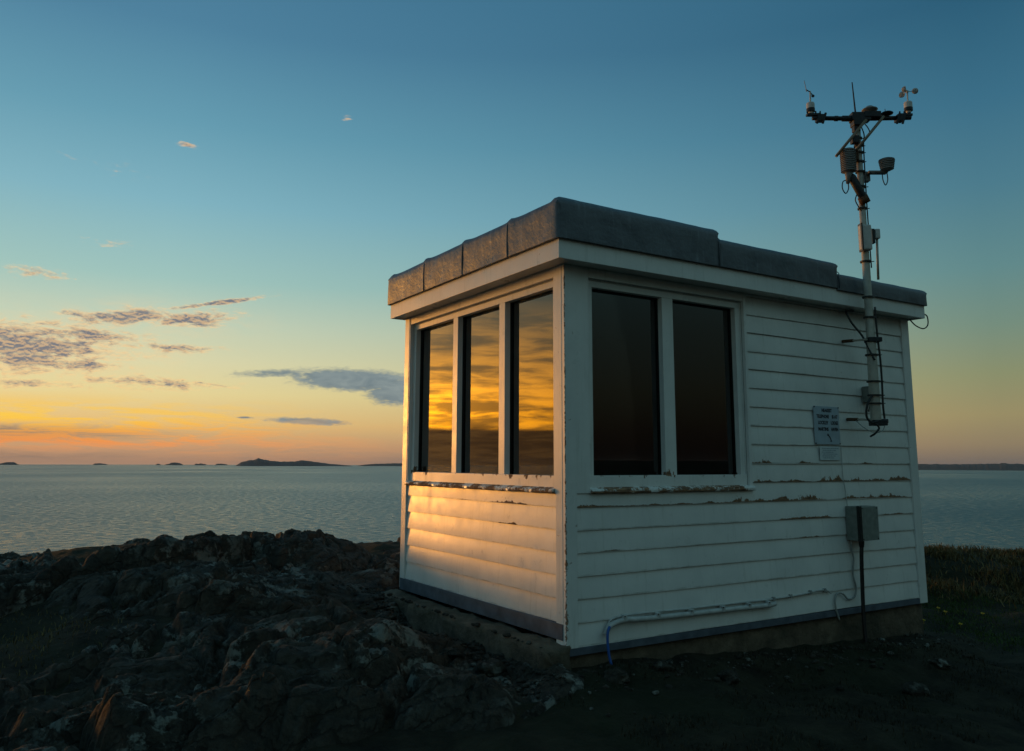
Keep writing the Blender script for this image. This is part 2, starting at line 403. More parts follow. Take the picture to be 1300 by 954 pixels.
def land(name, D, prof, depth, label):
    """prof: (azimuth deg, crest height m above sea) -> solid ridge of that depth at distance D"""
    bm = nb(); n = 26; azs = np.linspace(prof[0][0], prof[-1][0], max(8, int(abs(prof[0][0]-prof[-1][0])*40)))
    pa = np.array([p[0] for p in prof]); ph = np.array([p[1] for p in prof])
    if pa[0] > pa[-1]: pa = pa[::-1]; ph = ph[::-1]
    hs = np.interp(azs, pa, ph)*(.66 if depth < 400 else .92); hs = hs*(1+.10*fbm(azs*3.0, azs*0+D*.01, 4, 5))
    rows = []
    for j, w in enumerate((0, .35, .75, 1, .75, .3, 0)):
        d = D+depth*j/6; off = (1-w)*0
        rows.append([bm.verts.new((d*math.cos(R(a)), d*math.sin(R(a)), SEA-1+max(0, h)*math.sin(w*math.pi/2)*(1 if w else 0)*(1 if 0 < i < len(azs)-1 else 0))) for i, (a, h) in enumerate(zip(azs, hs))])
    for q in range(len(rows)-1):
        for k in range(len(azs)-1): bm.faces.new((rows[q][k], rows[q][k+1], rows[q+1][k+1], rows[q+1][k]))
    tag(build(name, bm, M['land'], smooth=True), label, 'island' if name == 'island' else 'headland', kind='structure')
land('island', 9000, [(76.65,0),(76.3,42),(75.9,62),(75.18,88),(74.8,78),(74.4,62),(73.6,52),(72.9,56),(72.3,70),(71.8,60),(71.2,45),(70.6,30),(70.0,22),(69.2,8),(68.9,0)], 900, 'long dark two-humped island on the left horizon')
land('island', 9600, [(68.75,0),(68.2,18),(67.4,30),(66.6,34),(65.8,38),(64.4,46),(62.6,40),(60,0)], 700, 'low flat dark island just left of the hut')
land('island', 11200, [(91.2,0),(90.6,18),(90.0,26),(89.6,52),(89.3,50),(89.15,22),(89.0,0)], 300, 'small dark islet at the far left edge')
land('island', 11600, [(85.1,0),(85.0,28),(84.7,32),(84.4,22),(84.2,0)], 250, 'tiny flat islet second from the left edge')
land('island', 11200, [(81.0,0),(80.85,22),(80.65,28),(80.62,44),(80.3,52),(80.05,38),(79.9,20),(79.85,0)], 250, 'rocky islet with a rounded hump in mid horizon')
land('island', 11400, [(81.5,0),(81.42,26),(81.25,24),(81.18,0)], 160, 'smallest low rock left of the humped islet')
land('island', 11300, [(79.2,0),(79.1,30),(78.9,24),(78.8,40),(78.6,22),(78.5,26),(78.4,0)], 160, 'low jagged skerry right of the humped islet')
land('island', 11500, [(77.9,0),(77.8,28),(77.5,30),(77.2,20),(77.1,0)], 160, 'low skerry beside the tip of the long island')
land('headland', 6800, [(40,0),(37,30),(34,46),(31.5,50),(30,48),(28.6,50),(27.4,54),(27.0,60),(26.6,54),(25,50),(22,48),(18,30),(14,0)], 1800, 'long low dark coast across the water at right')

# ------------------------------------------------------------------ the hut
HL, HW = 4.05, 2.60; TOP = 2.575
hut = empty('lookout_hut', (2.0, 1.3, -.05), 'white clapboard lookout hut with corner windows and grey lead flat roof', 'hut')

def siding(bm, axis_, a0, a1, k0, ztop, rotf, lay, z_from=None, step=.06):
    """lapped boards; axis_ 0: along x on plane y=0 facing -y; 1: along y on plane x=0 facing -x"""
    k = k0
    while k*.15 < ztop-.01:
        z0 = k*.15; z1 = min(z0+.15, ztop); n = max(2, int((a1-a0)/step))
        A = np.linspace(a0, a1, n+1); ph = random.uniform(0, 50)
        warp = .0008*np.array([math.sin(a*1.9+ph)+.6*math.sin(a*4.3+ph*2) for a in A]); lift = .0022*np.array([math.sin(a*1.2+ph*3)+.5*math.sin(a*3.7+ph) for a in A])
        prof = []
        for f in (0, .12, .3, .5, .7, .88, 1.0):
            f2 = f*(z1-z0)/.15
            prof.append((-.004+.013*f2-.0018*math.sin(math.pi*f2), f))
        rows = []
        top_rows = [(.018, 0)]+prof                      # first row = the underside's back edge
        for j, (d, f) in enumerate(top_rows):
            row = []
            for i, a in enumerate(A):
                dd = d+(warp[i] if j else 0); z = z0+(z1-z0)*f+(lift[i] if f < .2 else 0)
                v = bm.verts.new((a, dd, z) if axis_ == 0 else (dd, a, z)); v[lay] = rotf(k, a); row.append(v)
            rows.append(row)
        for q in range(len(rows)-1):
            for i in range(n):
                f = bm.faces.new((rows[q][i], rows[q][i+1], rows[q+1][i+1], rows[q+1][i])); f.smooth = q > 0
        # end cuts
        for e in (0, -1):
            bk = [bm.verts.new((r[e].co.x, .03, r[e].co.z) if axis_ == 0 else (.03, r[e].co.y, r[e].co.z)) for r in rows[1:]]
            for b_ in bk: b_[lay] = 0
            for q in range(len(bk)-1): bm.faces.new((rows[q+1][e], rows[q+2][e], bk[q+1], bk[q]))
        k += 1
def split_sharp(o, ang=40):
    me = o.data; bm = bmesh.new(); bm.from_mesh(me)
    bmesh.ops.split_edges(bm, edges=[e for e in bm.edges if len(e.link_faces) == 2 and e.calc_face_angle(0) > R(ang)])
    bm.to_mesh(me); bm.free()

ROT_R = [(8,1.79,2.02,.9),(8,2.38,2.62,.6),(8,3.2,3.34,.5),(7,1.79,2.06,.8),(7,2.08,2.5,.75),(7,2.6,3.0,1.0),(7,3.0,3.3,.7),(7,3.3,3.55,1.1),(7,3.6,3.9,.9),
         (6,.08,.28,.7),(6,.3,1.2,.32),(6,1.25,1.6,.6),(6,1.6,2.66,1.0),(6,2.95,3.85,.95),(5,2.1,2.8,.45),(5,3.45,3.8,.3),(4,2.35,2.6,.3),(4,.3,.5,.3)]
ROT_L = [(6,.5,.95,.55),(5,.6,.85,.5),(6,1.3,1.5,.2)]
def rotfn(tab):
    def f(k, a):
        r = 0
        for kk, a0, a1, s in tab:
            if kk == k: r = max(r, s*min(1, max(0, (a-a0)/.05+.2), max(0, (a1-a)/.05+.2)) if a0-.02 < a < a1+.02 else 0)
        return r
    return f
# seaward long wall (faces the camera's right) : siding
bm = nb(); lay = bm.verts.layers.float.new('rot'); fr = rotfn(ROT_R)
siding(bm, 0, .086, 3.935, 0, .90, fr, lay)
siding(bm, 0, .086, 1.812, 6, .992, fr, lay)
siding(bm, 0, 1.812, 3.935, 6, TOP, fr, lay)
split_sharp(build('siding', bm, M['board'], hut))
# window end wall : siding below the sill
bm = nb(); lay = bm.verts.layers.float.new('rot'); fl = rotfn(ROT_L)
siding(bm, 1, .10, 2.512, 1, .992, fl, lay)
split_sharp(build('siding', bm, M['board'], hut))
# the two unseen walls, same boards mirrored outwards
bm = nb(); lay = bm.verts.layers.float.new('rot')
siding(bm, 0, .1, HL-.1, 0, TOP, lambda k, a: 0, lay, step=.4)
bmesh.ops.scale(bm, vec=(1, -1, 1), verts=bm.verts); bmesh.ops.translate(bm, vec=(0, HW, 0), verts=bm.verts)
build('siding', bm, M['board'], hut)
bm = nb(); lay = bm.verts.layers.float.new('rot')
siding(bm, 1, .1, HW-.1, 0, TOP, lambda k, a: 0, lay, step=.4)
bmesh.ops.scale(bm, vec=(-1, 1, 1), verts=bm.verts); bmesh.ops.translate(bm, vec=(HL, 0, 0), verts=bm.verts)
build('siding', bm, M['board'], hut)

# structural walls behind the boards, with the openings left out
def wall_long(bm):
    y0, y1 = .022, .13
    box(bm, .022, 3.99, y0, y1, .0, 1.02); box(bm, 1.782, 3.99, y0, y1, 1.02, 2.57); box(bm, .022, 1.782, y0, y1, 2.508, 2.57); box(bm, .022, .20, y0, y1, 1.02, 2.508)
def wall_end(bm):
    x0, x1 = .022, .13
    box(bm, x0, x1, .132, 2.57, .1, 1.02); box(bm, x0, x1, .132, 2.57, 2.508, 2.57); box(bm, x0, x1, 2.502, 2.57, 1.02, 2.508)
bm = nb(); wall_long(bm); build('wall', bm, M['interior'], hut)
bm = nb(); wall_end(bm); build('wall', bm, M['interior'], hut)
bm = nb(); box(bm, .03, 3.99, HW-.1, HW-.03, 0, 2.57); build('wall', bm, M['interior'], hut)
bm = nb(); box(bm, HL-.1, HL-.03, .14, HW-.11, 0, 2.57); build('wall', bm, M['interior'], hut)
bm = nb(); box(bm, .14, 3.94, .14, HW-.11, .02, .06); build('floor', bm, M['interior'], hut)

def post(boxes, m, name='corner_post'):
    bm = nb()
    for b in boxes: box(bm, *b)
    bev(bm, .003, 2); return build(name, bm, m, hut)
# near corner: L of two boards; right-hand board widens beside the window
post([(-.012, .084, -.012, .020, -.004, TOP)], M['corner'])
post([(-.014, .020, .0205, .100, -.010, TOP)], M['corner'])
post([(.0842, .203, -.008, .0215, .993, TOP)], M['trim'], 'casing')
post([(-.010, .0215, .1002, .124, .993, TOP)], M['trim'], 'casing')
post([(.2034, 1.780, -.008, .020, 2.503, TOP), (1.7803, 1.811, -.010, .020, 1.0, TOP)], M['trim'], 'casing')
post([(-.009, .020, .1244, 2.498, 2.503, TOP)], M['trim'], 'casing')
post([(3.936, 4.050, -.014, .020, -.050, TOP)], M['trim'])
post([(-.016, .020, 2.513, HW+.01, .06, TOP), (-.012, .0215, 2.4985, 2.5128, .993, TOP)], M['trim'])
post([(HL-.01, HL+.014, .021, .10, -.05, TOP)], M['trim'])
post([(HL-.1, HL+.014, HW-.02, HW+.014, -.05, TOP)], M['trim'])

def window(ax, a0, a1, bays, name_label):
    """one frame with stiles, rails and mullions (front face 3 cm back), dark rebates, panes 12 cm back"""
    def bx(bm, p0, p1, d0, d1, z0, z1):
        if ax == 0: box(bm, p0, p1, d0, d1, z0, z1)
        else: box(bm, d0, d1, p0, p1, z0, z1)
    bm = nb(); Z0, Z1, G0, G1 = 1.030, 2.503, 1.112, 2.447
    # reveals lining the opening
    bx(bm, a0, a1, .021, .135, Z1-.006, Z1); bx(bm, a0, a0+.006, .021, .135, Z0, Z1-.006); bx(bm, a1-.006, a1, .021, .135, Z0, Z1-.006)
    bx(bm, a0+.006, a1-.006, .030, .078, G1, Z1-.0062); bx(bm, a0+.006, a1-.006, .014, .078, Z0, G1-1.335)
    edges = [bays[0][0]]+[b for bay in bays for b in bay][1:-1]+[bays[-1][1]]
    bx(bm, a0+.0062, bays[0][0], .030, .078, G0, G1); bx(bm, bays[-1][1], a1-.0062, .030, .078, G0, G1)
    for i in range(len(bays)-1): bx(bm, bays[i][1], bays[i+1][0], .028, .078, G0, G1)
    bev(bm, .002, 1)
    fo = build('window_frame', bm, M['frame'], hut); fo['label'] = name_label
    for (b0, b1) in bays:
        bm = nb()
        e = .004
        bx(bm, b0-e, b0, .0782, .101, G0-e, G1+e); bx(bm, b1, b1+e, .0782, .101, G0-e, G1+e)
        bx(bm, b0, b1, .0782, .101, G1, G1+e); bx(bm, b0, b1, .0782, .101, G0-e, G0)
        build('rebate', bm, M['black'], fo)
        bm = nb(); bx(bm, b0+.0005, b1-.0005, .095, .100, G0+.0005, G1-.0005); build('pane', bm, M['glass'], fo)
    backs = [(b0-.05, b0-.0045) for (b0, b1) in bays if b0 > bays[0][0]]+[(bays[0][0]-.05, bays[0][0]-.0045), (bays[-1][1]+.0045, bays[-1][1]+.03)]
    for p0, p1 in backs:
        bm = nb(); bx(bm, p0, p1, .0785, .128, G0, G1); build('mullion_back', bm, M['black'], fo)
    return fo
w1 = window(0, .2035, 1.7800, [(.262, .930), (1.040, 1.722)], 'two-light window in the long wall, dark and unlit')
w2 = window(1, .1245, 2.4980, [(.185, .838), (.925, 1.615), (1.700, 2.455)], 'three-light window in the end wall, glowing with the sunset')
def sill(ax, a0, a1):
    bm = nb(); n = 60; A = np.linspace(a0, a1, n+1)
    prof = [(.02, .992), (-.020, .990), (-.034, .996), (-.034, 1.012), (-.028, 1.020), (.013, 1.032)]
    rows = []
    for i, a in enumerate(A):
        j = [random.uniform(-.0035, .0035) for _ in prof]; j[0] = j[-1] = 0
        rows.append([bm.verts.new((a, d+e, z+e*.5) if ax == 0 else (d+e, a, z+e*.5)) for (d, z), e in zip(prof, j)])
    for i in range(n):
        for q in range(len(prof)-1): bm.faces.new((rows[i][q], rows[i+1][q], rows[i+1][q+1], rows[i][q+1]))
    for r in (rows[0], rows[-1]): bm.faces.new(r)
    return bm
s = build('sill', sill(0, .196, 1.815), M['sill'], w1); s['label'] = 'rotten brown sill with peeled paint'
s = build('sill', sill(1, .115, 2.511), M['sill'], w2); s['label'] = 'flaking sill showing brown wood'

# eaves
OV = -.16; RX = 4.095; RY = 2.645
bm = nb(); z0, z1 = 2.566, 2.705; th = .028
box(bm, OV, RX, OV, OV+th, z0, z1); bev(bm, .003, 2); build('fascia', bm, M['trim'], hut)
bm = nb(); box(bm, OV+.001, OV+th, OV+th+.0005, RY, z0, z1); bev(bm, .003, 2); build('fascia', bm, M['trim'], hut)
bm = nb(); box(bm, OV+th+.001, RX, RY-th, RY-.001, z0, z1); box(bm, RX-th, RX-.001, OV+th+.001, RY-th-.001, z0, z1); build('fascia', bm, M['trim'], hut)
bm = nb(); box(bm, OV+th+.001, RX-th-.001, OV+th+.001, RY-th-.001, 2.576, 2.60); build('soffit', bm, M['trim'], hut)

# lead-covered roof: three stepped blocks with rounded, dented edges and rolled seams
roof_bm = nb()
def lead_block(bm, x0, x1, y0, y1, z0, z1, rnd=.055, seed=0):
    b = nb(); box(b, x0, x1, y0, y1, z0, z1)
    top = [e for e in b.edges if all(v.co.z > z1-1e-4 for v in e.verts)]
    bmesh.ops.bevel(b, geom=top, offset=rnd, segments=4, affect='EDGES', profile=.5)
    vert = [e for e in b.edges if abs(e.verts[0].co.z-e.verts[1].co.z) > .05]
    bmesh.ops.bevel(b, geom=vert, offset=.032, segments=3, affect='EDGES', profile=.5)
    for it in range(6):
        ed = [e for e in b.edges if e.calc_length() > .075]
        if not ed: break
        bmesh.ops.subdivide_edges(b, edges=ed, cuts=1, use_grid_fill=True)
    bmesh.ops.triangulate(b, faces=[f for f in b.faces if len(f.verts) > 4])
    for v in b.verts:
        c = v.co; n = fbm(np.array([c.x*2.1+c.z*3]), np.array([c.y*2.1+seed]), 3, 9)[0]
        m_ = fbm(np.array([c.x*7+c.z*5]), np.array([c.y*7+c.z*4+seed]), 2, 19)[0]
        if c.z > z0+.01: c.z += .004*n+.002*m_
        if c.z > z0+.15 and seed == 1:
            for ys in (.455, 1.15, 1.86, 2.60, -.13): c.z += .020*math.exp(-abs(c.y-ys)/(.07 if c.y < ys else .025))
        c.x += .0035*m_; c.y += .0035*n
    me = bpy.data.meshes.new('tmp'); b.to_mesh(me); b.free(); bm.from_mesh(me); bpy.data.meshes.remove(me)
LX, LY = -.19, 2.672
lead_block(roof_bm, LX, 1.345, -.19, LY, 2.700, 2.985, seed=1)
lead_block(roof_bm, 1.335, 2.79, -.188, LY-.002, 2.701, 2.930, seed=2)
lead_block(roof_bm, 2.78, 4.12, -.186, LY-.004, 2.686, 2.842, seed=3)
roof = build('roof', roof_bm, M['lead'], hut, smooth=True)
split_sharp(roof, 55)
for y in (.455, 1.15, 1.86):       # seams over the end parapet, each with a hump
    bm = nb(); r = .006 if -.1 < y < 2.5 else .003
    tube(bm, spline([(LX-.001, y, 2.692), (LX-.003, y+.002, 2.80), (LX-.001, y-.001, 2.925), (LX+.010, y, 2.962), (LX+.035, y, 2.988)], 5), .0055, 8)
    build('lead_seam', bm, M['lead'], roof, smooth=True)
for x in (1.336, 2.784):
    bm = nb(); z = 2.93 if x < 2 else 2.85
    tube(bm, [(x, -.192, 2.70), (x, -.193, z-.02), (x, -.16, z+.01)], .004, 6); build('lead_seam', bm, M['lead'], roof, smooth=True)

# base flashing and foundation
bm = nb(); box(bm, -.004, 3.935, -.010, .020, -.052, -.0045); bev(bm, .002, 1); build('base_flashing', bm, M['flash'], hut)
bm = nb(); box(bm, -.018, .020, .021, 2.60, .045, .148); bev(bm, .002, 1); build('base_flashing', bm, M['flash'], hut)
def lumpy(x0, x1, y0, y1, z0, z1, amp, st, seed):
    b = nb(); box(b, x0, x1, y0, y1, z0, z1)
    for it in range(8):
        ed = [e for e in b.edges if e.calc_length() > st]
        if not ed: break
        bmesh.ops.subdivide_edges(b, edges=ed, cuts=1, use_grid_fill=True)
    bmesh.ops.triangulate(b, faces=b.faces)
    co = np.array([v.co for v in b.verts]); n1 = fbm(co[:,0]*3+co[:,2]*2+seed, co[:,1]*3+co[:,2], 4, seed); n2 = fbm(co[:,0]*9+co[:,2]*6, co[:,1]*9+seed, 3, seed+3)
    for v, a, c in zip(b.verts, n1, n2): v.co += Vector((a*amp, c*amp*.8, (a+c)*amp*.5 if v.co.z > z0+.01 else 0))
    return b
build('foundation', lumpy(.02, 4.03, .035, 2.55, -.9, -.056, .010, .12, 5), M['concrete'], hut, smooth=True)
f2_ = build('plinth', lumpy(-.22, .012, -.05, 2.72, -.9, .018, .040, .05, 8), M['concrete'], hut, smooth=True)

# ------------------------------------------------------------------ weather mast
MX, MY = 3.085, -.255; EX, EY = .848, -.530; FX, FY = -.530, -.848    # sideways and towards the path in front
def mp(s, z, d=0.0): return (MX+s*EX+d*FX, MY+s*EY+d*FY, z)
mast = empty('weather_mast', (MX, MY, 1.55), 'tall grey weather mast with wind sensors, strapped to the hut side', 'weather mast')
bm = nb()
tube(bm, [mp(0, z) for z in (1.555, 1.57, 2.24, 2.27, 3.12, 3.15, 4.2)], [.043, .044, .039, .035, .032, .028, .027], 20)
build('pole', bm, M['galv'], mast, smooth=True)
def ring(name, z, r, h, m=None, s=0.0):
    bm = nb(); lathe(bm, mp(s, z), [(r*.9, z-h/2), (r, z-h/2), (r, z+h/2), (r*.9, z+h/2)], 16)
    tube(bm, [mp(s+r*.6, z), mp(s+r*1.55, z+.003)], .004, 6)
    return build(name, bm, m or M['cable'], mast)
ties = [(4.10,.034),(4.03,.036),(3.965,.036),(3.88,.036),(3.785,.037),(3.645,.038),(3.445,.038),(3.26,.040),(2.96,.044),(2.64,.046),(2.46,.046),(2.13,.052),(1.90,.053),(1.78,.054),(1.71,.054)]
for i, (z, r) in enumerate(ties): ring('cable_tie', z, r+.004, .014)
# crossbar and its clamps
bm = nb(); tube(bm, [mp(-.40, 4.294), mp(-.05, 4.291), mp(.10, 4.291), mp(.49, 4.301)], .020, 12)
tube(bm, [mp(-.13, 4.291), mp(.03, 4.291)], .027, 12); tube(bm, [mp(-.20, 4.291), mp(-.17, 4.291)], .025, 12)
build('crossbar', bm, M['dark'], mast, smooth=True)
bm = nb()
def obox(bm, c, hs, hz, hd):
    """box aligned with the crossbar: half sizes sideways, up, deep"""
    vs = []
    for a in (-1, 1):
        for b_ in (-1, 1):
            for d in (-1, 1): vs.append(bm.verts.new(mp(c[0]+a*hs, c[1]+b_*hz, c[2]+d*hd)))
    for q in ((0,1,3,2),(4,6,7,5),(0,4,5,1),(2,3,7,6),(0,2,6,4),(1,5,7,3)): bm.faces.new([vs[i] for i in q])
obox(bm, (.03, 4.300, 0), .085, .038, .045); obox(bm, (.13, 4.318, 0), .075, .028, .05); obox(bm, (0, 4.245, 0), .045, .03, .045)
bev(bm, .006, 2); build('hub_bracket', bm, M['dark'], mast)
for sgn, s0 in ((-1, -.335), (1, .385)):
    bm = nb()
    obox(bm, (s0, 4.292, 0), .030, .028, .036)
    for q in (-.026, .026): tube(bm, [mp(s0+q+.02, 4.33, .03), mp(s0+q-.012, 4.232, .03)], .011, 8)
    obox(bm, (s0+sgn*.062, 4.325, 0), .055, .010, .020)
    for q in (-.02, .02): tube(bm, [mp(s0+sgn*.02+q, 4.335, .02), mp(s0+sgn*.02+q, 4.352, .02)], .007, 6)
    build('clamp', bm, M['dark'], mast)
# wind vane
wv = nb(); lathe(wv, mp(-.412, 4.36), [(.020, 4.335), (.022, 4.352), (.034, 4.356), (.036, 4.382), (.036, 4.430), (.033, 4.438), (.008, 4.442)], 20)
wvo = build('wind_vane', wv, M['pale'], mast, smooth=False)
bm = nb(); lathe(bm, mp(-.412, 4.36), [(.037, 4.353), (.0375, 4.384)], 20); build('dark_collar', bm, M['dark'], wvo)
bm = nb(); tube(bm, [mp(-.412, 4.44), mp(-.409, 4.49), mp(-.407, 4.552)], .0075, 8); build('stem', bm, M['pale'], wvo)
bm = nb(); tube(bm, [mp(-.380, 4.505), mp(-.412, 4.548), mp(-.446, 4.568)], .005, 8)
lathe(bm, mp(-.384, 4.51), [(.004, 4.494), (.013, 4.500), (.014, 4.512), (.005, 4.520)], 10); build('vane_arm', bm, M['dark'], wvo)
bm = nb()
fv = [mp(-.466, 4.648, .02), mp(-.450, 4.650, -.02), mp(-.436, 4.555, -.02), mp(-.448, 4.543, .02)]
a = [bm.verts.new(p) for p in fv]; b_ = [bm.verts.new((p[0]+.004*EX, p[1]+.004*EY, p[2])) for p in fv]
bm.faces.new(a); bm.faces.new(b_[::-1])
for i in range(4): bm.faces.new((a[i], a[(i+1)%4], b_[(i+1)%4], b_[i]))
build('vane_fin', bm, M['fin'], wvo)
# cup anemometer
an = nb(); lathe(an, mp(.476, 4.37), [(.020, 4.346), (.022, 4.362), (.034, 4.368), (.036, 4.395), (.036, 4.440), (.033, 4.450), (.008, 4.455)], 20)
ano = build('anemometer', an, M['pale'], mast)
bm = nb(); lathe(bm, mp(.476, 4.37), [(.037, 4.365), (.0375, 4.394)], 20); build('dark_collar', bm, M['dark'], ano)
bm = nb(); tube(bm, [mp(.476, 4.45), mp(.477, 4.565)], .0065, 8); lathe(bm, mp(.477, 4.55), [(.010, 4.54), (.012, 4.556), (.006, 4.566)], 10); build('stem', bm, M['pale'], ano)
for ang in (8, 128, 248):
    bm = nb(); ca, sa = math.cos(R(ang)), math.sin(R(ang)); hx, hy, hz = mp(.477, 4.552)
    dx, dy = ca*EX+sa*FX, ca*EY+sa*FY; ux, uy = -sa*EX+ca*FX, -sa*EY+ca*FY
    c = Vector((hx+dx*.066, hy+dy*.066, hz)); ax_ = Vector((ux, uy, 0)); sd = Vector((dx, dy, 0)); up = Vector((0, 0, 1))
    rg = []
    for t_ in (0, .35, .65, .9):
        rr_ = .028*math.sqrt(1-t_*t_); rg.append([bm.verts.new(c+ax_*(t_*.034)+(sd*math.cos(k*math.pi/6)+up*math.sin(k*math.pi/6))*rr_) for k in range(12)])
    for q in range(3):
        for k in range(12): bm.faces.new((rg[q][k], rg[q][(k+1)%12], rg[q+1][(k+1)%12], rg[q+1][k]))
    bm.faces.new(rg[-1])
    bmesh.ops.solidify(bm, geom=list(bm.faces), thickness=.002)
    tube(bm, [(hx, hy, hz), (c.x-dx*.022, c.y-dy*.022, hz)], .003, 6)
    build('cup', bm, M['pale'], ano, smooth=False)
# whip antenna, dome sensor, disc sensor
bm = nb(); tube(bm, [mp(-.006, 4.33), mp(-.008, 4.36), mp(-.020, 4.64)], [.009, .008, .005], 8); build('antenna', bm, M['dark'], mast)
bm = nb(); lathe(bm, mp(.123, 4.36), [(.03, 4.345), (.035, 4.352), (.066, 4.368), (.070, 4.374), (.064, 4.382), (.045, 4.386), (.040, 4.396), (.026, 4.408), (.008, 4.414)], 24)
build('radiation_sensor', bm, M['shield'], mast, smooth=True)
bm = nb(); lathe(bm, mp(.277, 4.335), [(.018, 4.318), (.03, 4.326), (.052, 4.334), (.055, 4.341), (.045, 4.350), (.01, 4.354)], 22); tube(bm, [mp(.265, 4.35), mp(.263, 4.385)], .003, 6)
build('disc_sensor', bm, M['dark'], mast, smooth=True)
# two braces
bm = nb(); tube(bm, [mp(-.247, 3.894, .10), mp(.067, 4.262, .04)], .013, 12); build('brace', bm, M['beige'], mast, smooth=True)
bm = nb(); tube(bm, [mp(-.062, 3.955, .09), mp(.233, 4.299, .03)], .013, 12); build('brace', bm, M['beige'], mast, smooth=True)
bm = nb(); obox(bm, (-.042, 4.075, .03), .034, .036, .03); bev(bm, .008, 2); build('clamp', bm, M['dark'], mast)
bm = nb(); obox(bm, (-.01, 4.205, 0), .030, .045, .03); bev(bm, .008, 2); build('neck_clamp', bm, M['dark'], mast)
bm = nb(); obox(bm, (-.045, 3.925, .03), .022, .045, .025); bev(bm, .008, 2); build('clamp', bm, M['rust'], mast)
# louvred radiation shields
def louvre(name, s, z0, z1, r0, r1, n, d=0.06):
    bm = nb(); prof = [(r0*.5, z0-.012)]
    for i in range(n):
        z = z0+(z1-z0)*i/n; h = (z1-z0)/n; r = r0+(r1-r0)*(i+.5)/n
        prof += [(r*.86, z+h*.05), (r, z+h*.18), (r*.99, z+h*.45), (r*.88, z+h*.80)]
    prof += [(r1*.95, z1), (r1*.7, z1+.008), (.01, z1+.010)]
    lathe(bm, mp(s, z0, d), prof, 26); return build(name, bm, M['shield'], mast)
l1 = louvre('radiation_shield', -.126, 3.765, 3.965, .066, .069, 12)
bm = nb(); tube(bm, [mp(-.128, 3.76, .06), mp(-.133, 3.72, .06), mp(-.142, 3.655, .06)], [.036, .026, .014], 12); build('neck', bm, M['shield'], l1, smooth=True)
bm = nb(); tube(bm, spline([mp(-.140, 3.67, .06), mp(-.138, 3.61, .06), mp(-.165, 3.565, .06), mp(-.192, 3.61, .06), mp(-.175, 3.68, .04), mp(-.13, 3.70, .03)], 6), .005, 6); build('sensor_cable', bm, M['cable'], l1, smooth=True)
l2 = louvre('radiation_shield', .197, 3.772, 3.862, .055, .070, 6, .10)
bm = nb(); obox(bm, (.055, 3.735, .0), .022, .042, .03); obox(bm, (.125, 3.758, .06), .085, .010, .03); bev(bm, .003, 1); build('arm', bm, M['shield'], l2)
bm = nb(); tube(bm, spline([mp(.160, 3.75, .08), mp(.158, 3.68, .09), mp(.178, 3.632, .09), mp(.200, 3.68, .09), mp(.197, 3.75, .09)], 6), .0045, 6); build('sensor_cable', bm, M['cable'], l2, smooth=True)
# dark slanted cylinder with its collar
bm = nb(); tube(bm, [mp(-.112, 3.742, .05), mp(-.10, 3.72, .05), mp(.0, 3.525, .04), mp(.012, 3.50, .04)], [.024, .036, .036, .030], 16); dcy = build('sensor_cylinder', bm, M['dark'], mast, smooth=True)
bm = nb(); tube(bm, [mp(-.012, 3.545, .04), mp(.02, 3.485, .03)], .044, 16); build('collar', bm, M['rust'], dcy, smooth=True)
bm = nb(); tube(bm, spline([mp(-.06, 3.56, .04), mp(-.075, 3.51, .04), mp(-.05, 3.46, .03), mp(-.02, 3.42, .02)], 5), .005, 6); build('sensor_cable', bm, M['cable'], dcy, smooth=True)
# pale enclosure on the mast, slim tube going down through the roof edge
bm = nb(); obox(bm, (-.012, 3.165, .045), .050, .115, .03); bev(bm, .016, 3); enc = build('enclosure', bm, M['pale'], mast)
bm = nb(); obox(bm, (-.052, 3.165, .05), .006, .125, .036); build('mounting_strap', bm, M['cable'], enc)
bm = nb(); obox(bm, (.112, 3.21, 0), .022, .045, .03); bev(bm, .012, 2); e2 = build('enclosure', bm, M['pale'], mast)
bm = nb(); obox(bm, (.075, 3.19, 0), .012, .065, .022); build('mounting_strap', bm, M['cable'], e2)
bm = nb(); tube(bm, [mp(.112, 3.18), mp(.100, 2.80)], .011, 10); build('slim_tube', bm, M['galv'], mast, smooth=True)
# stand-off arms to the wall
for z, m_ in ((2.265, 0), (1.572, 1)):
    bm = nb(); tube(bm, [(MX-.035, MY, z), (MX-.040, -.005, z+.012)], .010, 8); ao = build('standoff_arm', bm, M['galv'], mast)
    bm = nb(); tube(bm, [(MX-.0375, -.11, z+.007), (MX-.040, -.004, z+.012)], .0145, 8); build('rusty_end', bm, M['rust'], ao)
bm = nb(); obox(bm, (.02, 2.262, 0), .058, .020, .052); bev(bm, .004, 1); build('clamp', bm, M['dark'], mast)
bm = nb(); obox(bm, (.018, 1.545, .0), .060, .024, .055); obox(bm, (.07, 1.56, 0), .03, .018, .02); bev(bm, .005, 1); build('clamp', bm, M['dark'], mast)
# cables down the pole
bm = nb(); tube(bm, spline([mp(.030, 4.20, .02), mp(.045, 4.12, .03), mp(.034, 4.02, .03), mp(.034, 3.7, .02), mp(.034, 3.3, .02), mp(.038, 2.9, .02)], 6), .006, 6); build('mast_cable', bm, M['cable'], mast, smooth=True)
bm = nb(); tube(bm, spline([mp(.046, 2.55, .02), mp(.050, 2.3, .02), mp(.062, 2.1, .02), mp(.064, 1.9, .02), mp(.060, 1.70, .02), mp(.066, 1.58, .02)], 6), .009, 8); build('mast_cable', bm, M['cable'], mast, smooth=True)
bm = nb(); tube(bm, spline([mp(.03, 4.25, .04), mp(.075, 4.18, .05), mp(.085, 4.12, .05), mp(.04, 4.06, .05)], 6), .005, 6); build('mast_cable', bm, M['cable'], mast, smooth=True)
bm = nb(); tube(bm, spline([mp(-.03, 1.78, .03), mp(-.085, 1.70, .05), mp(-.10, 1.60, .05), mp(-.06, 1.545, .05), mp(.0, 1.56, .05)], 6), .010, 8)
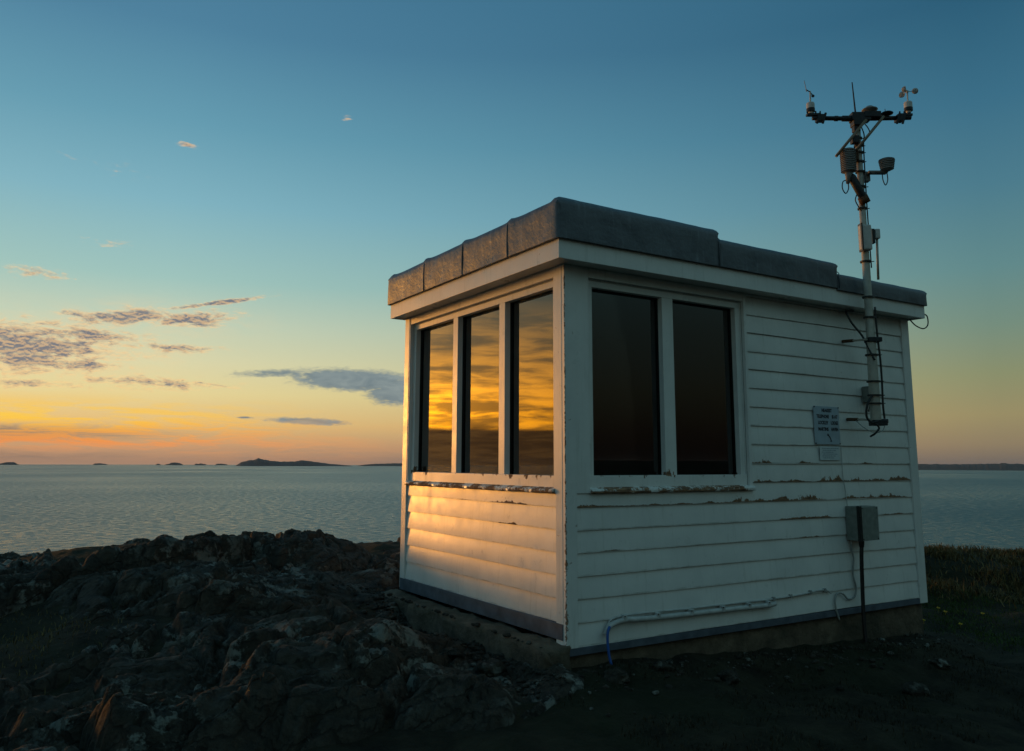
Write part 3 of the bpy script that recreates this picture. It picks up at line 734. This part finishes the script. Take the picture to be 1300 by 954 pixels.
tube(bm, spline([mp(-.03, 1.54, .05), mp(.0, 1.50, .05), mp(-.035, 1.455, .05), mp(-.055, 1.43, .0)], 6), .009, 8); build('mast_cable', bm, M['cable'], mast, smooth=True)
bm = nb(); tube(bm, spline([mp(-.13, 1.57, -.1), mp(-.10, 1.50, .0), mp(-.04, 1.46, .05), mp(.03, 1.48, .05), mp(.055, 1.54, .05)], 6), .0035, 6); build('mast_cable', bm, M['greycable'], mast, smooth=True)

# loose cables and fittings on the wall
bm = nb(); tube(bm, spline([(3.20, -.02, 2.566), (3.06, -.05, 2.55), (2.985, -.10, 2.52), (3.0, -.14, 2.42), (3.05, -.20, 2.30), (3.05, -.26, 2.17), (3.055, -.30, 2.08)], 6), .009, 8)
tag(build('eaves_cable', bm, M['cable'], smooth=True, at=(3.05, -.1, 2.3)), 'black cable curving from under the eaves down to the mast', 'cable')
bm = nb(); tube(bm, spline([(3.97, -.08, 2.558), (4.03, -.10, 2.50), (4.12, -.12, 2.475), (4.20, -.12, 2.52), (4.20, -.12, 2.60), (4.14, -.12, 2.62), (4.09, -.13, 2.61)], 6), .006, 8)
tag(build('cable_loop', bm, M['cable'], smooth=True, at=(4.1, -.1, 2.55)), 'thin wire loop sticking out under the right end of the roof', 'cable')
bm = nb(); box(bm, 3.275, 3.40, -.075, -.006, 1.745, 1.885); bev(bm, .006, 2)
jb = tag(build('junction_box', bm, M['boxmat'], at=(3.34, -.04, 1.81)), 'small grey junction box on the boards behind the foot of the mast', 'junction box')
bm = nb(); box(bm, 3.28, 3.395, -.083, -.0755, 1.750, 1.880); bev(bm, .003, 1); build('cover', bm, M['boxmat'], jb)
bm = nb(); tube(bm, spline([(3.33, -.05, 1.744), (3.30, -.06, 1.70), (3.25, -.08, 1.66)], 5), .008, 8); build('cable_tail', bm, M['cable'], jb, smooth=True)

eb = nb(); box(eb, 2.944, 3.190, -.128, -.006, .555, .840); bev(eb, .005, 2)
ebo = tag(build('meter_box', eb, M['boxmat'], at=(3.07, -.06, .70)), 'grey steel electric box on the long wall below the phone notice', 'electric box')
bm = nb(); box(bm, 2.946, 3.188, -.150, -.1285, .557, .838); bev(bm, .004, 2); build('lid', bm, M['boxmat'], ebo)
bm = nb(); box(bm, 2.939, 2.9435, -.147, -.118, .552, .845); box(bm, 2.9435, 2.957, -.1545, -.1505, .552, .845); build('gasket', bm, M['black'], ebo)
bm = nb(); lathe(bm, (3.02, -.09), [(.018, .500), (.022, .52), (.024, .554)], 14); build('gland', bm, M['cable'], ebo)
for (x, z) in ((3.17, .57), (3.17, .825), (2.97, .57), (2.97, .825)):
    bm = nb(); tube(bm, [(x, -.149, z), (x, -.1535, z)], .005, 8); build('screw', bm, M['dark'], ebo)
bm = nb(); tube(bm, spline([(3.02, -.09, .51), (3.015, -.085, .40), (3.02, -.075, .2), (3.02, -.07, 0.0), (3.01, -.08, -.2), (3.0, -.10, -.42)], 8), .0165, 12)
tag(build('supply_cable', bm, M['cable'], smooth=True, at=(3.02, -.08, .5)), 'thick black cable dropping from the electric box to the ground', 'cable')

def notice(name, x0, x1, z0, z1, m, label, tilt=0.0):
    bm = nb(); box(bm, x0, x1, -.0150, -.0115, z0, z1); bev(bm, .001, 1)
    return tag(build(name, bm, m, at=((x0+x1)/2, -.013, (z0+z1)/2)), label, 'sign')
def text(parent, s, x, z, size, m, bold=.0, w=None):
    cu = bpy.data.curves.new('t', 'FONT'); cu.body = s; cu.size = size; cu.align_x = 'CENTER'; cu.align_y = 'CENTER'; cu.offset = bold; cu.extrude = .0004
    o = bpy.data.objects.new('t', cu); col.objects.link(o); dg = bpy.context.evaluated_depsgraph_get(); dg.update()
    me = bpy.data.meshes.new_from_object(o.evaluated_get(dg)); bpy.data.objects.remove(o)
    co = np.array([v.co for v in me.vertices]); wd = co[:,0].max()-co[:,0].min()
    k = (w/wd) if w else 1
    me.transform(Matrix.Translation(Vector((x, -.0160, z))-WL[parent]) @ Matrix.Rotation(R(90), 4, 'X') @ Matrix.Diagonal((k, 1, 1, 1)))
    me.materials.append(m); t = bpy.data.objects.new('lettering', me); col.objects.link(t); t.parent = parent; return t
sg = notice('phone_notice', 2.584, 2.920, 1.362, 1.686, M['signblue'], 'pale blue notice telling where the nearest telephone is')
for s_, x, z, w in (('NEAREST', 2.755, 1.650, .135), ('TELEPHONE', 2.700, 1.598, .165), ('IS AT', 2.858, 1.598, .075), ('LOCKLEY', 2.700, 1.545, .135), ('LODGE', 2.850, 1.545, .095), ('MARTINS', 2.700, 1.490, .135), ('HAVEN', 2.850, 1.490, .095)):
    text(sg, s_, x, z, .040, M['ink'], .0016, w)
bm = nb(); pts = [(2.748, 1.448), (2.765, 1.437), (2.782, 1.420), (2.793, 1.400), (2.795, 1.385)]
def flat(bm, pts, ws, y):
    L = []
    for i, (x, z) in enumerate(pts):
        a = Vector(pts[min(i+1, len(pts)-1)])-Vector(pts[max(i-1, 0)]); a.normalize(); n = Vector((-a.y, a.x))*ws[i]
        L.append((bm.verts.new((x+n.x, y, z+n.y)), bm.verts.new((x-n.x, y, z-n.y))))
    for i in range(len(L)-1): bm.faces.new((L[i][0], L[i+1][0], L[i+1][1], L[i][1]))
flat(bm, pts, [.012, .006, .006, .006, .012], -.0162)
build('handset_symbol', bm, M['ink'], sg)
for (x, z) in ((2.592, 1.680), (2.912, 1.680), (2.592, 1.370), (2.912, 1.370)):
    bm = nb(); tube(bm, [(x, -.0152, z), (x, -.019, z)], .006, 8); build('screw', bm, M['dark'], sg)
sg2 = notice('small_notice', 2.640, 2.902, 1.228, 1.345, M['signwhite'], 'small faded white notice with fine print under the blue one')
bm = nb()
for i, z in enumerate((1.328, 1.312, 1.296, 1.280, 1.264, 1.248)):
    x = 2.668+.012*(i % 2)
    while x < 2.87-.03*(i % 3):
        w = random.uniform(.008, .026); v = [bm.verts.new(c) for c in ((x, -.0158, z-.003), (x+w, -.0158, z-.003), (x+w, -.0158, z+.003), (x, -.0158, z+.003))]; bm.faces.new(v); x += w+.006
build('fine_print', bm, M['inkfaint'], sg2)
bm = nb(); tube(bm, spline([(2.925, -.012, 1.345), (2.930, -.012, 1.1), (2.955, -.012, .95), (2.965, -.014, .842)], 6), .004, 6)
tag(build('thin_cable', bm, M['conduit'], smooth=True, at=(2.93, -.01, 1.1)), 'thin painted cable between the notices and the electric box', 'cable')
bm = nb(); tube(bm, spline([(2.975, -.03, .556), (2.985, -.014, .48), (3.01, -.012, .40), (2.99, -.012, .27), (3.02, -.012, .16), (2.99, -.014, .085), (2.90, -.016, .075), (2.83, -.018, .125), (2.76, -.018, .13), (2.725, -.018, .075), (2.735, -.018, .0), (2.77, -.018, -.08)], 6), .0075, 8)
tag(build('grey_flex', bm, M['greycable'], smooth=True, at=(2.98, -.02, .5)), 'thin grey flex looping below the electric box to the wall foot', 'cable')

# conduit along the wall foot
c = nb(); tube(c, spline([(.300, -.028, .060), (.318, -.030, .100), (.375, -.032, .128), (.48, -.034, .143), (.56, -.034, .136), (.8, -.030, .128), (1.2, -.030, .122), (1.6, -.030, .118), (1.88, -.030, .112), (1.98, -.030, .118)], 6), .0185, 12)
co_ = tag(build('conduit', c, M['conduit'], smooth=True, at=(1.1, -.03, .12)), 'thick painted conduit clipped along the foot of the long wall', 'conduit')
for x, z in ((.46, .143), (.76, .130), (1.08, .124), (1.40, .120), (1.68, .117), (1.90, .113)):
    bm = nb(); box(bm, x-.014, x+.014, -.052, -.006, z-.010, z+.034); bev(bm, .003, 1); build('clip', bm, M['conduit'], co_)
    bm = nb(); tube(bm, [(x-.010, -.052, z+.024), (x-.010, -.056, z+.024)], .005, 6); build('screw', bm, M['dark'], co_)
bm = nb(); tube(bm, spline([(.312, -.020, .07), (.330, -.018, .125), (.39, -.017, .160), (.6, -.016, .168), (1.0, -.016, .160), (1.5, -.016, .156), (1.95, -.016, .152), (2.3, -.016, .158), (2.5, -.016, .172), (2.62, -.016, .168), (2.68, -.016, .14)], 6), .0065, 8)
tc = tag(build('thin_conduit', bm, M['conduit'], smooth=True, at=(1.2, -.02, .16)), 'slim painted pipe running just above the thick conduit', 'conduit')
for x, z in ((1.98, .152), (2.18, .156), (2.42, .168), (2.60, .170)):
    bm = nb(); box(bm, x-.010, x+.010, -.030, -.006, z-.012, z+.016); bev(bm, .002, 1); build('clip', bm, M['greycable'], tc)
bm = nb(); tube(bm, spline([(.318, -.050, .115), (.296, -.055, .075), (.292, -.060, .0), (.300, -.075, -.10), (.330, -.12, -.22), (.37, -.20, -.30)], 6), .009, 10)
tag(build('blue_cable', bm, M['bluehose'], smooth=True, at=(.30, -.06, .0)), 'bright blue cable hanging from the conduit end to the ground', 'cable')

# ------------------------------------------------------------------ loose stones at the wall foot
def stone(x, y, r, seed, label):
    bm = nb(); bmesh.ops.create_icosphere(bm, subdivisions=3, radius=1)
    for v in bm.verts:
        c = v.co; n = fbm(np.array([c.x*1.3+seed*3.1]), np.array([c.y*1.3+c.z*1.7+seed]), 3, seed)[0]
        v.co = c*(1+.38*n); v.co.z *= .62; v.co.x *= 1.25
    rz = Matrix.Rotation(seed*1.7, 3, 'Z'); z = max(float(ground_h(np.array([x]), np.array([y]))[0]), float(rock_h(np.array([x]), np.array([y]))[0]))
    for v in bm.verts: v.co = rz @ (v.co*r)+Vector((x, y, z+r*.3))
    return tag(build('stone', bm, M['rock'], smooth=True, at=(x, y, z)), label, 'stone', 'loose stones around the foot of the hut')
for i, (x, y, r, lb) in enumerate([
    (-.42, .28, .085, 'dark loose stone beside the near left corner of the plinth'), (-.52, .62, .060, 'small loose stone on the rock before the plinth'),
    (-.33, 1.15, .070, 'loose stone lying against the middle of the left plinth'), (-.36, 2.05, .060, 'loose stone lying against the far half of the left plinth'),
    (.15, -.32, .075, 'loose stone in front of the near corner, left of the blue cable'), (.55, -.30, .055, 'loose stone on soil just right of the blue cable'),
    (1.0, -.45, .065, 'loose stone below the thick conduit clips'), (2.3, -.95, .075, 'flat stone in dark turf out from the long wall'),
    (2.95, -.75, .060, 'small stone near the foot of the black supply cable')]):
    stone(x, y, r, i+2, lb)

def rubble(n):
    b0 = bmesh.new(); bmesh.ops.create_icosphere(b0, subdivisions=2, radius=1); V = np.array([v.co for v in b0.verts]); Fc = np.array([[v.index for v in f.verts] for f in b0.faces]); b0.free()
    vs, fs = [], []
    for i in range(n):
        if i % 3: x, y = -.20-abs(rng.normal(0, .16)), rng.uniform(-.3, 2.8)
        else: x, y = rng.uniform(-.3, 4.0), -.05-abs(rng.normal(0, .28))
        sz = .007+.016*rng.random()**2.2; q = V*(1+.35*(rng.random((len(V), 1))-.5))*np.array([1.3, 1, .7])*sz
        a = rng.uniform(0, 6.28); q = q @ np.array([[math.cos(a), math.sin(a), 0], [-math.sin(a), math.cos(a), 0], [0, 0, 1]])
        X_, Y_ = np.array([x]), np.array([y]); z = max(float(ground_h(X_, Y_)[0]), float(rock_h(X_, Y_)[0]), .03 if (-.22 < x < -.0 and -.05 < y < 2.72) else -9)
        vs.append(q+np.array([x, y, z+sz*.3])); fs.append(Fc+i*len(V))
    me = bpy.data.meshes.new('rubble'); me.from_pydata(np.concatenate(vs).tolist(), [], np.concatenate(fs).tolist()); me.materials.append(M['rock'])
    o = bpy.data.objects.new('rubble', me); col.objects.link(o); return tag(o, 'fine broken stone strewn along the foot of the hut', 'rubble', kind='stuff')
rubble(900)

# ------------------------------------------------------------------ vegetation (ground cover nobody could count)
def blade_mesh(name, pts, hmin, hmax, w, lean, m, label, cat):
    n = len(pts); P = np.array(pts); h = rng.uniform(hmin, hmax, n); an = rng.uniform(0, 2*np.pi, n); la = rng.uniform(0, 2*np.pi, n); ll = rng.uniform(.1, lean, n)*h
    wd = w*rng.uniform(.6, 1.4, n); dx, dy = np.cos(an)*wd, np.sin(an)*wd; lx, ly = np.cos(la)*ll, np.sin(la)*ll
    V = np.empty((n, 5, 3), np.float32)
    V[:,0] = P-np.stack([dx, dy, 0*h], -1); V[:,1] = P+np.stack([dx, dy, 0*h], -1)
    mid = P+np.stack([lx*.35, ly*.35, h*.6], -1); V[:,2] = mid+np.stack([dx, dy, 0*h], -1)*.8; V[:,3] = mid-np.stack([dx, dy, 0*h], -1)*.8
    V[:,4] = P+np.stack([lx, ly, h*(1-.3*ll/np.maximum(h, 1e-3))], -1)
    b = (np.arange(n)*5)[:, None]
    loops = np.concatenate([b+np.array([[0,1,2,3]]), b+np.array([[3,2,4]])], 1).ravel().astype(np.int32)
    st = np.stack([np.arange(n)*7, np.arange(n)*7+4], -1).ravel().astype(np.int32)
    me = bpy.data.meshes.new(name); me.vertices.add(n*5); me.vertices.foreach_set('co', V.ravel())
    me.loops.add(len(loops)); me.loops.foreach_set('vertex_index', loops); me.polygons.add(len(st)); me.polygons.foreach_set('loop_start', st)
    me.update(); me.validate(); me.materials.append(m); o = bpy.data.objects.new(name, me); col.objects.link(o)
    return tag(o, label, cat, kind='stuff')
def scatter(n, x0, x1, y0, y1, dens):
    x = rng.uniform(x0, x1, n); y = rng.uniform(y0, y1, n); k = rng.uniform(0, 1, n) < dens(x, y); x, y = x[k], y[k]
    ok = ~((x > -.25) & (x < 4.1) & (y > -.02) & (y < 2.75)); x, y = x[ok], y[ok]
    return np.stack([x, y, ground_h(x, y)-.01], -1)
clump = lambda x, y, s, sd: sstep(-.25, .35, fbm(x*s, y*s, 3, sd))
bank = lambda x, y: sstep(5.9, 6.7, x+.45*y)*sstep(9.7, 8.8, x-.1*y)
blade_mesh('scrub', scatter(150000, 4.2, 10, -3.5, 5.5, lambda x, y: bank(x, y)*(.10+.90*clump(x, y, 1.9, 4))), .04, .13, .005, 1.3, M['scrub'], 'dark brown heathery scrub bank beyond the right end of the hut', 'scrub')
path = lambda x, y: 1-bank(x, y)
blade_mesh('turf', scatter(150000, 3.9, 8, -3.0, 4.0, lambda x, y: path(x, y)*sstep(3.9, 4.6, x+.3*y)*(.2+.8*clump(x, y, 1.0, 8))), .015, .05, .003, .8, M['turf'], 'short green turf in front of the scrub bank', 'grass')
blade_mesh('wall_foot_grass', scatter(26000, -.4, 4.2, -1.8, 0, lambda x, y: clump(x, y, 2.2, 14)*.7), .01, .05, .003, .9, M['wither'], 'withered dark grass along the foot of the long wall', 'grass')
hp = scatter(9000, -5, -2.2, .6, 4.2, lambda x, y: np.exp(-((x+3.4)/.9)**2-((y-2.3)/1.1)**2)); blade_mesh('hollow_grass', hp, .02, .06, .003, .9, M['scrub'], 'dark grass in the hollow of the rocks at lower left', 'grass')
for i, (x, y) in enumerate([(4.55, .35), (4.75, .10), (5.05, .42), (5.3, .18), (5.15, .55), (5.6, -.35), (6.0, -.42), (4.9, .62)]):
    bm = nb(); z = float(ground_h(np.array([x]), np.array([y]))[0])
    for k in range(7):
        a = 2*math.pi*k/7; c = Vector((x+math.cos(a)*.011, y+math.sin(a)*.011, z+.030+.005*(k % 2))); q = [c+Vector((math.cos(a+o)*l, math.sin(a+o)*l, hz)) for o, l, hz in ((0, .012, .010), (1.4, .008, 0), (3.14, .010, -.006), (-1.4, .008, 0))]
        bm.faces.new([bm.verts.new(p) for p in q])
    tube(bm, [(x, y, z-.01), (x, y, z+.03)], .0012, 5)
    tag(build('yellow_flower', bm, M['petal'], at=(x, y, z)), 'tiny yellow flower low in the turf right of the hut', 'flower', 'yellow flowers in the turf')

# ------------------------------------------------------------------ sky
w = bpy.data.worlds.new("World"); sc.world = w; w.use_nodes = True
t = NT(w.node_tree); t.n.clear(); out = t.node('ShaderNodeOutputWorld'); bg = t.node('ShaderNodeBackground'); t.l.new(bg.outputs[0], out.inputs[0])
tc_ = t.node('ShaderNodeTexCoord').outputs['Generated']; X, Y, Z = t.sep(tc_)
el = t.m('MULTIPLY', t.m('ARCSINE', t.m('MAXIMUM', t.m('MINIMUM', Z, 1.0), -1.0)), 57.29578)
az = t.m('MULTIPLY', t.m('ARCTAN2', Y, X), 57.29578)
SUN_AZ, SUN_EL = 110.0, 2.5
hl = t.m('MAXIMUM', t.m('SQRT', t.m('ADD', t.m('MULTIPLY', X, X), t.m('MULTIPLY', Y, Y))), 1e-4)
ca = t.m('DIVIDE', t.m('ADD', t.m('MULTIPLY', X, math.cos(R(SUN_AZ))), t.m('MULTIPLY', Y, math.sin(R(SUN_AZ)))), hl)
e45 = t.m('DIVIDE', el, 60.0, clamp=True)
def sramp(st): return t.ramp(e45, [(e/60, lin(*c)) for e, c in st])
S = sramp([(0,(174,140,118)),(1,(206,160,120)),(2.5,(236,196,130)),(4.5,(238,220,158)),(6.5,(226,222,178)),(9,(202,216,190)),(12,(164,203,196)),(17,(132,185,200)),(22,(104,162,184)),(28,(80,134,164)),(38,(60,114,146)),(60,(72,124,144))])
F = sramp([(0,(118,108,102)),(1.2,(146,130,104)),(3,(158,146,106)),(5.5,(142,148,112)),(8.5,(120,146,130)),(12,(100,142,144)),(17,(78,128,146)),(22,(60,114,140)),(28,(44,96,124)),(38,(50,104,132)),(60,(72,124,144))])
B = sramp([(0,(18,18,22)),(2,(40,37,35)),(5,(60,64,54)),(9,(66,82,78)),(14,(76,108,110)),(22,(108,142,142)),(35,(112,148,154)),(60,(84,130,144))])
mid = t.mix(t.mr(ca, -.9, .12, smooth=True), B, F)
base = t.mix(t.mr(ca, .12, .88), mid, S)
# physically based twilight sky blended in
ns = t.node('ShaderNodeTexSky', sky_type='NISHITA'); ns.sun_disc = False; ns.sun_elevation = R(SUN_EL); ns.sun_rotation = R(90-SUN_AZ); ns.altitude = 40
nsk = t.mix(1.0, ns.outputs[0], (.055, .055, .055, 1), 'MULTIPLY')
base = t.mix(.10, base, nsk)
# --- clouds, placed by bearing and height above the horizon
sep_n = t.comb(t.m('MULTIPLY', az, .8), t.m('MULTIPLY', el, 2.3), 0.0)
n_f = t.noise(sep_n, 2.3, 6, .60, .5); n_m = t.noise(t.comb(az, t.m('MULTIPLY', el, 3.0), 4.0), .45, 6, .62, .8)
n_off = t.noise(t.comb(t.m('MULTIPLY', az, .8), t.m('MULTIPLY', t.m('ADD', el, .13), 2.3), 0.0), 2.3, 6, .60, .5)
def gau(a0, e0, wa, we, tilt=0.0):
    da = t.m('SUBTRACT', az, a0); de = t.m('SUBTRACT', t.m('SUBTRACT', el, e0), t.m('MULTIPLY', da, tilt))
    a = t.m('DIVIDE', da, wa); b = t.m('DIVIDE', de, we)
    return t.m('EXPONENT', t.m('MULTIPLY', t.m('ADD', t.m('MULTIPLY', a, a), t.m('MULTIPLY', b, b)), -1.0))
def acc(l):
    r = l[0]
    for x in l[1:]: r = t.m('MAXIMUM', r, x)
    return r
def k_(g, s): return t.m('MULTIPLY', g, s)
mA = acc([k_(gau(89.5, 6.9, 6.6, 1.75), 1.02), k_(gau(86.0, 7.8, 4.2, .55, -.02), .95), k_(gau(87.2, 6.0, 4.0, .55), .92), k_(gau(83.6, 9.2, 3.2, .62, -.10), 1.0), k_(gau(80.0, 9.35, 3.4, .55, -.12), .95), k_(gau(78.6, 10.45, 3.4, .17, -.20), 1.12), k_(gau(79.4, 8.95, 2.6, .22, -.05), .8),
          k_(gau(86.6, 9.15, 1.5, .28), .8), k_(gau(89.2, 11.4, 2.8, .42), .72), k_(gau(82.2, 5.0, 5.2, .50), .76), k_(gau(85.5, 13.7, 1.8, .35), .5), k_(gau(80.8, 20.6, .7, .25), .6), k_(gau(86, 18.5, 4, .8), .22), k_(gau(70.2, 23.5, .5, .25), .55), k_(gau(82, 7.4, 5.2, .35), .72), k_(gau(90, 4.7, 6, .4), .7)])
dA = t.mr(t.m('ADD', t.m('MULTIPLY', mA, .62), t.m('ADD', t.m('MULTIPLY', n_f, .62), t.m('MULTIPLY', n_m, 1.15))), 1.05, 1.50, smooth=True)
litA = t.mr(t.m('SUBTRACT', n_f, n_off), -.07, .08, smooth=True)
cA = t.mix(t.m('ADD', t.m('MULTIPLY', litA, .50), t.m('MULTIPLY', t.mr(dA, .20, .95, 1, 0), .70), clamp=True), lin(110,114,126), lin(255,206,142))
veil = t.m('MULTIPLY', acc([gau(89, 6.8, 6.5, 1.9), k_(gau(82, 9.2, 5, 1.0), .7)]), t.mr(n_m, .35, .62))
base = t.mix(t.m('MULTIPLY', veil, .55), base, lin(246,206,150))
dA = t.m('MULTIPLY', dA, t.mr(mA, .06, .30))
base = t.mix(t.m('MULTIPLY', dA, .92), base, cA)
mB = acc([gau(69.0, 5.65, 5.6, 1.0, .03), k_(gau(65.8, 4.8, 3.2, 1.1), .98), k_(gau(74.2, 6.0, 4.4, .42, -.05), .74), k_(gau(71.9, 2.75, 3.6, .32, .03), .85), k_(gau(76.2, 2.95, .9, .14), .75), k_(gau(72.5, 1.0, .1, .1), 0)])
dB = t.mr(t.m('ADD', t.m('MULTIPLY', mB, .95), t.m('ADD', t.m('MULTIPLY', n_f, .50), t.m('MULTIPLY', n_m, .50))), .86, 1.22, smooth=True)
base = t.mix(t.m('MULTIPLY', dB, .90), base, t.mix(t.mr(n_m, .35, .65), lin(96,118,132), lin(128,144,150)))
# low streaky sunset cirrus, and the grey bar over the horizon
st_n = t.noise(t.comb(t.m('MULTIPLY', az, .16), t.m('MULTIPLY', el, 1.25), 3.0), 1.5, 7, .62, .5)
st_m = t.noise(t.comb(t.m('MULTIPLY', az, .07), t.m('MULTIPLY', el, .62), 8.0), 1.5, 5, .55, .4)
lowS = t.m('MULTIPLY', t.mr(az, 68, 84, smooth=True), t.m('MULTIPLY', t.mr(el, .5, 1.3), t.mr(el, 2.2, 4.6, 1, 0, True)))
base = t.mix(t.m('MULTIPLY', lowS, t.mr(st_n, .45, .57)), base, t.mix(t.mr(el, 1.2, 3.0), lin(246,150,78), lin(255,200,74)))
lowG = t.m('MULTIPLY', t.mr(az, 74, 86, smooth=True), t.m('MAXIMUM', gau(92, 1.75, 9, .42, 0), k_(gau(96, .35, 12, .35), .9)))
base = t.mix(t.m('MULTIPLY', lowG, t.mr(st_n, .40, .60, .9, .15)), base, lin(142,118,104))
farwarm = t.m('MULTIPLY', gau(74, 1.2, 9, 1.3), .35)
base = t.mix(t.m('MULTIPLY', farwarm, t.mr(st_n, .4, .6)), base, lin(238,160,96))
ybar = t.m('MULTIPLY', gau(95, 2.95, 11, .60, .02), t.mr(st_n, .40, .54))
base = t.mix(ybar, base, lin(255,206,78))
wedge = t.m('MULTIPLY', gau(93, 1.75, 8.5, .36, .0), t.mr(st_n, .38, .56, 1, .25))
base = t.mix(t.m('MULTIPLY', wedge, .9), base, lin(138,118,104))
# --- the burning part of the sky round the hidden sun, left of the frame
GA = 117.0
ca2 = t.m('DIVIDE', t.m('ADD', t.m('MULTIPLY', X, math.cos(R(GA))), t.m('MULTIPLY', Y, math.sin(R(GA)))), hl)
near = t.mr(ca2, .915, .985, smooth=True)
glow_e = t.m('MULTIPLY', t.mr(el, .8, 2.6, smooth=True), t.mr(el, 4.5, 13.0, 1, 0, True))
streak = t.mr(t.m('ADD', t.m('MULTIPLY', st_n, .45), t.m('MULTIPLY', st_m, .55)), .40, .58, .20, 1.0, True)
core = t.m('ADD', gau(110, 3.8, 9, 1.7), .32)
amt = t.m('MULTIPLY', t.m('MULTIPLY', near, glow_e), t.m('MULTIPLY', streak, core))
gcol = t.mix(t.mr(el, 3.5, 12), (15.5, 5.6, .04, 1), (8.0, 3.7, .40, 1))
base = t.mix(t.m('MULTIPLY', near, t.mr(el, 3, 15, .85, .15)), base, (.30, .17, .07, 1))
base = t.mix(1.0, base, t.mix(amt, (0, 0, 0, 1), gcol), 'ADD')
# dark bank of cloud that hides the sun itself
bank_ = t.m('MULTIPLY', t.mr(ca2, .925, .975, smooth=True), t.mr(t.m('ADD', el, t.m('MULTIPLY', t.m('SUBTRACT', st_m, .5), 1.2)), 2.1, 2.7, 1, 0, True))
base = t.mix(bank_, base, t.mix(t.mr(st_n, .4, .6), (.26, .13, .05, 1), (.50, .25, .08, 1)))
t.l.new(base, bg.inputs[0]); bg.inputs[1].default_value = 1.0

sun = bpy.data.lights.new('sun', 'SUN'); so = bpy.data.objects.new('sun', sun); col.objects.link(so)
sun.energy = 1.1; sun.angle = R(9); sun.color = (1.0, .40, .08)
d = Vector((math.cos(R(SUN_AZ))*math.cos(R(SUN_EL)), math.sin(R(SUN_AZ))*math.cos(R(SUN_EL)), math.sin(R(SUN_EL))))
so.rotation_euler = d.to_track_quat('Z', 'Y').to_euler(); so.location = (-5, 10, 5)

# ------------------------------------------------------------------ sea haze
bm = nb(); HZ = 13400; box(bm, -HZ, HZ, -HZ, HZ, -47.0, 66.0)
hm = bpy.data.materials.new('haze_air'); hm.use_nodes = True; ht = NT(hm.node_tree); ht.n.clear()
ho = ht.node('ShaderNodeOutputMaterial'); hv = ht.node('ShaderNodeVolumePrincipled'); ht.l.new(hv.outputs[0], ho.inputs['Volume'])
hv.inputs['Color'].default_value = (.80, .84, .90, 1); hv.inputs['Density'].default_value = 1.8e-5; hv.inputs['Anisotropy'].default_value = .0
tag(build('haze', bm, hm), 'thin evening haze over the sea', 'haze', kind='stuff')
# ------------------------------------------------------------------ camera
cam = bpy.data.cameras.new('camera'); cob = bpy.data.objects.new('camera', cam); col.objects.link(cob); sc.camera = cob
yaw, pit, rol, f = 1.0116, .1507, .0033, 1026.04
fw = Vector((math.cos(yaw)*math.cos(pit), math.sin(yaw)*math.cos(pit), math.sin(pit))); rt = Vector((math.sin(yaw), -math.cos(yaw), 0)); up = rt.cross(fw)
r2 = rt*math.cos(rol)+up*math.sin(rol); u2 = -rt*math.sin(rol)+up*math.cos(rol)
cob.matrix_world = Matrix(((r2.x, u2.x, -fw.x, -3.236), (r2.y, u2.y, -fw.y, -4.4825), (r2.z, u2.z, -fw.z, 1.1978), (0, 0, 0, 1)))
cam.sensor_width = 36; cam.lens = f/1300*36; cam.shift_y = -45/1300; cam.clip_start = .05; cam.clip_end = 40000

sc.view_settings.view_transform = 'Standard'; sc.view_settings.look = 'None'; sc.view_settings.exposure = 0; sc.view_settings.gamma = 1
sc.render.engine = 'CYCLES'; sc.cycles.use_denoising = True; sc.cycles.max_bounces = 6; sc.cycles.diffuse_bounces = 3; sc.cycles.glossy_bounces = 4
sc.cycles.sample_clamp_indirect = 6
w.cycles.sampling_method = 'MANUAL'; w.cycles.sample_map_resolution = 2048
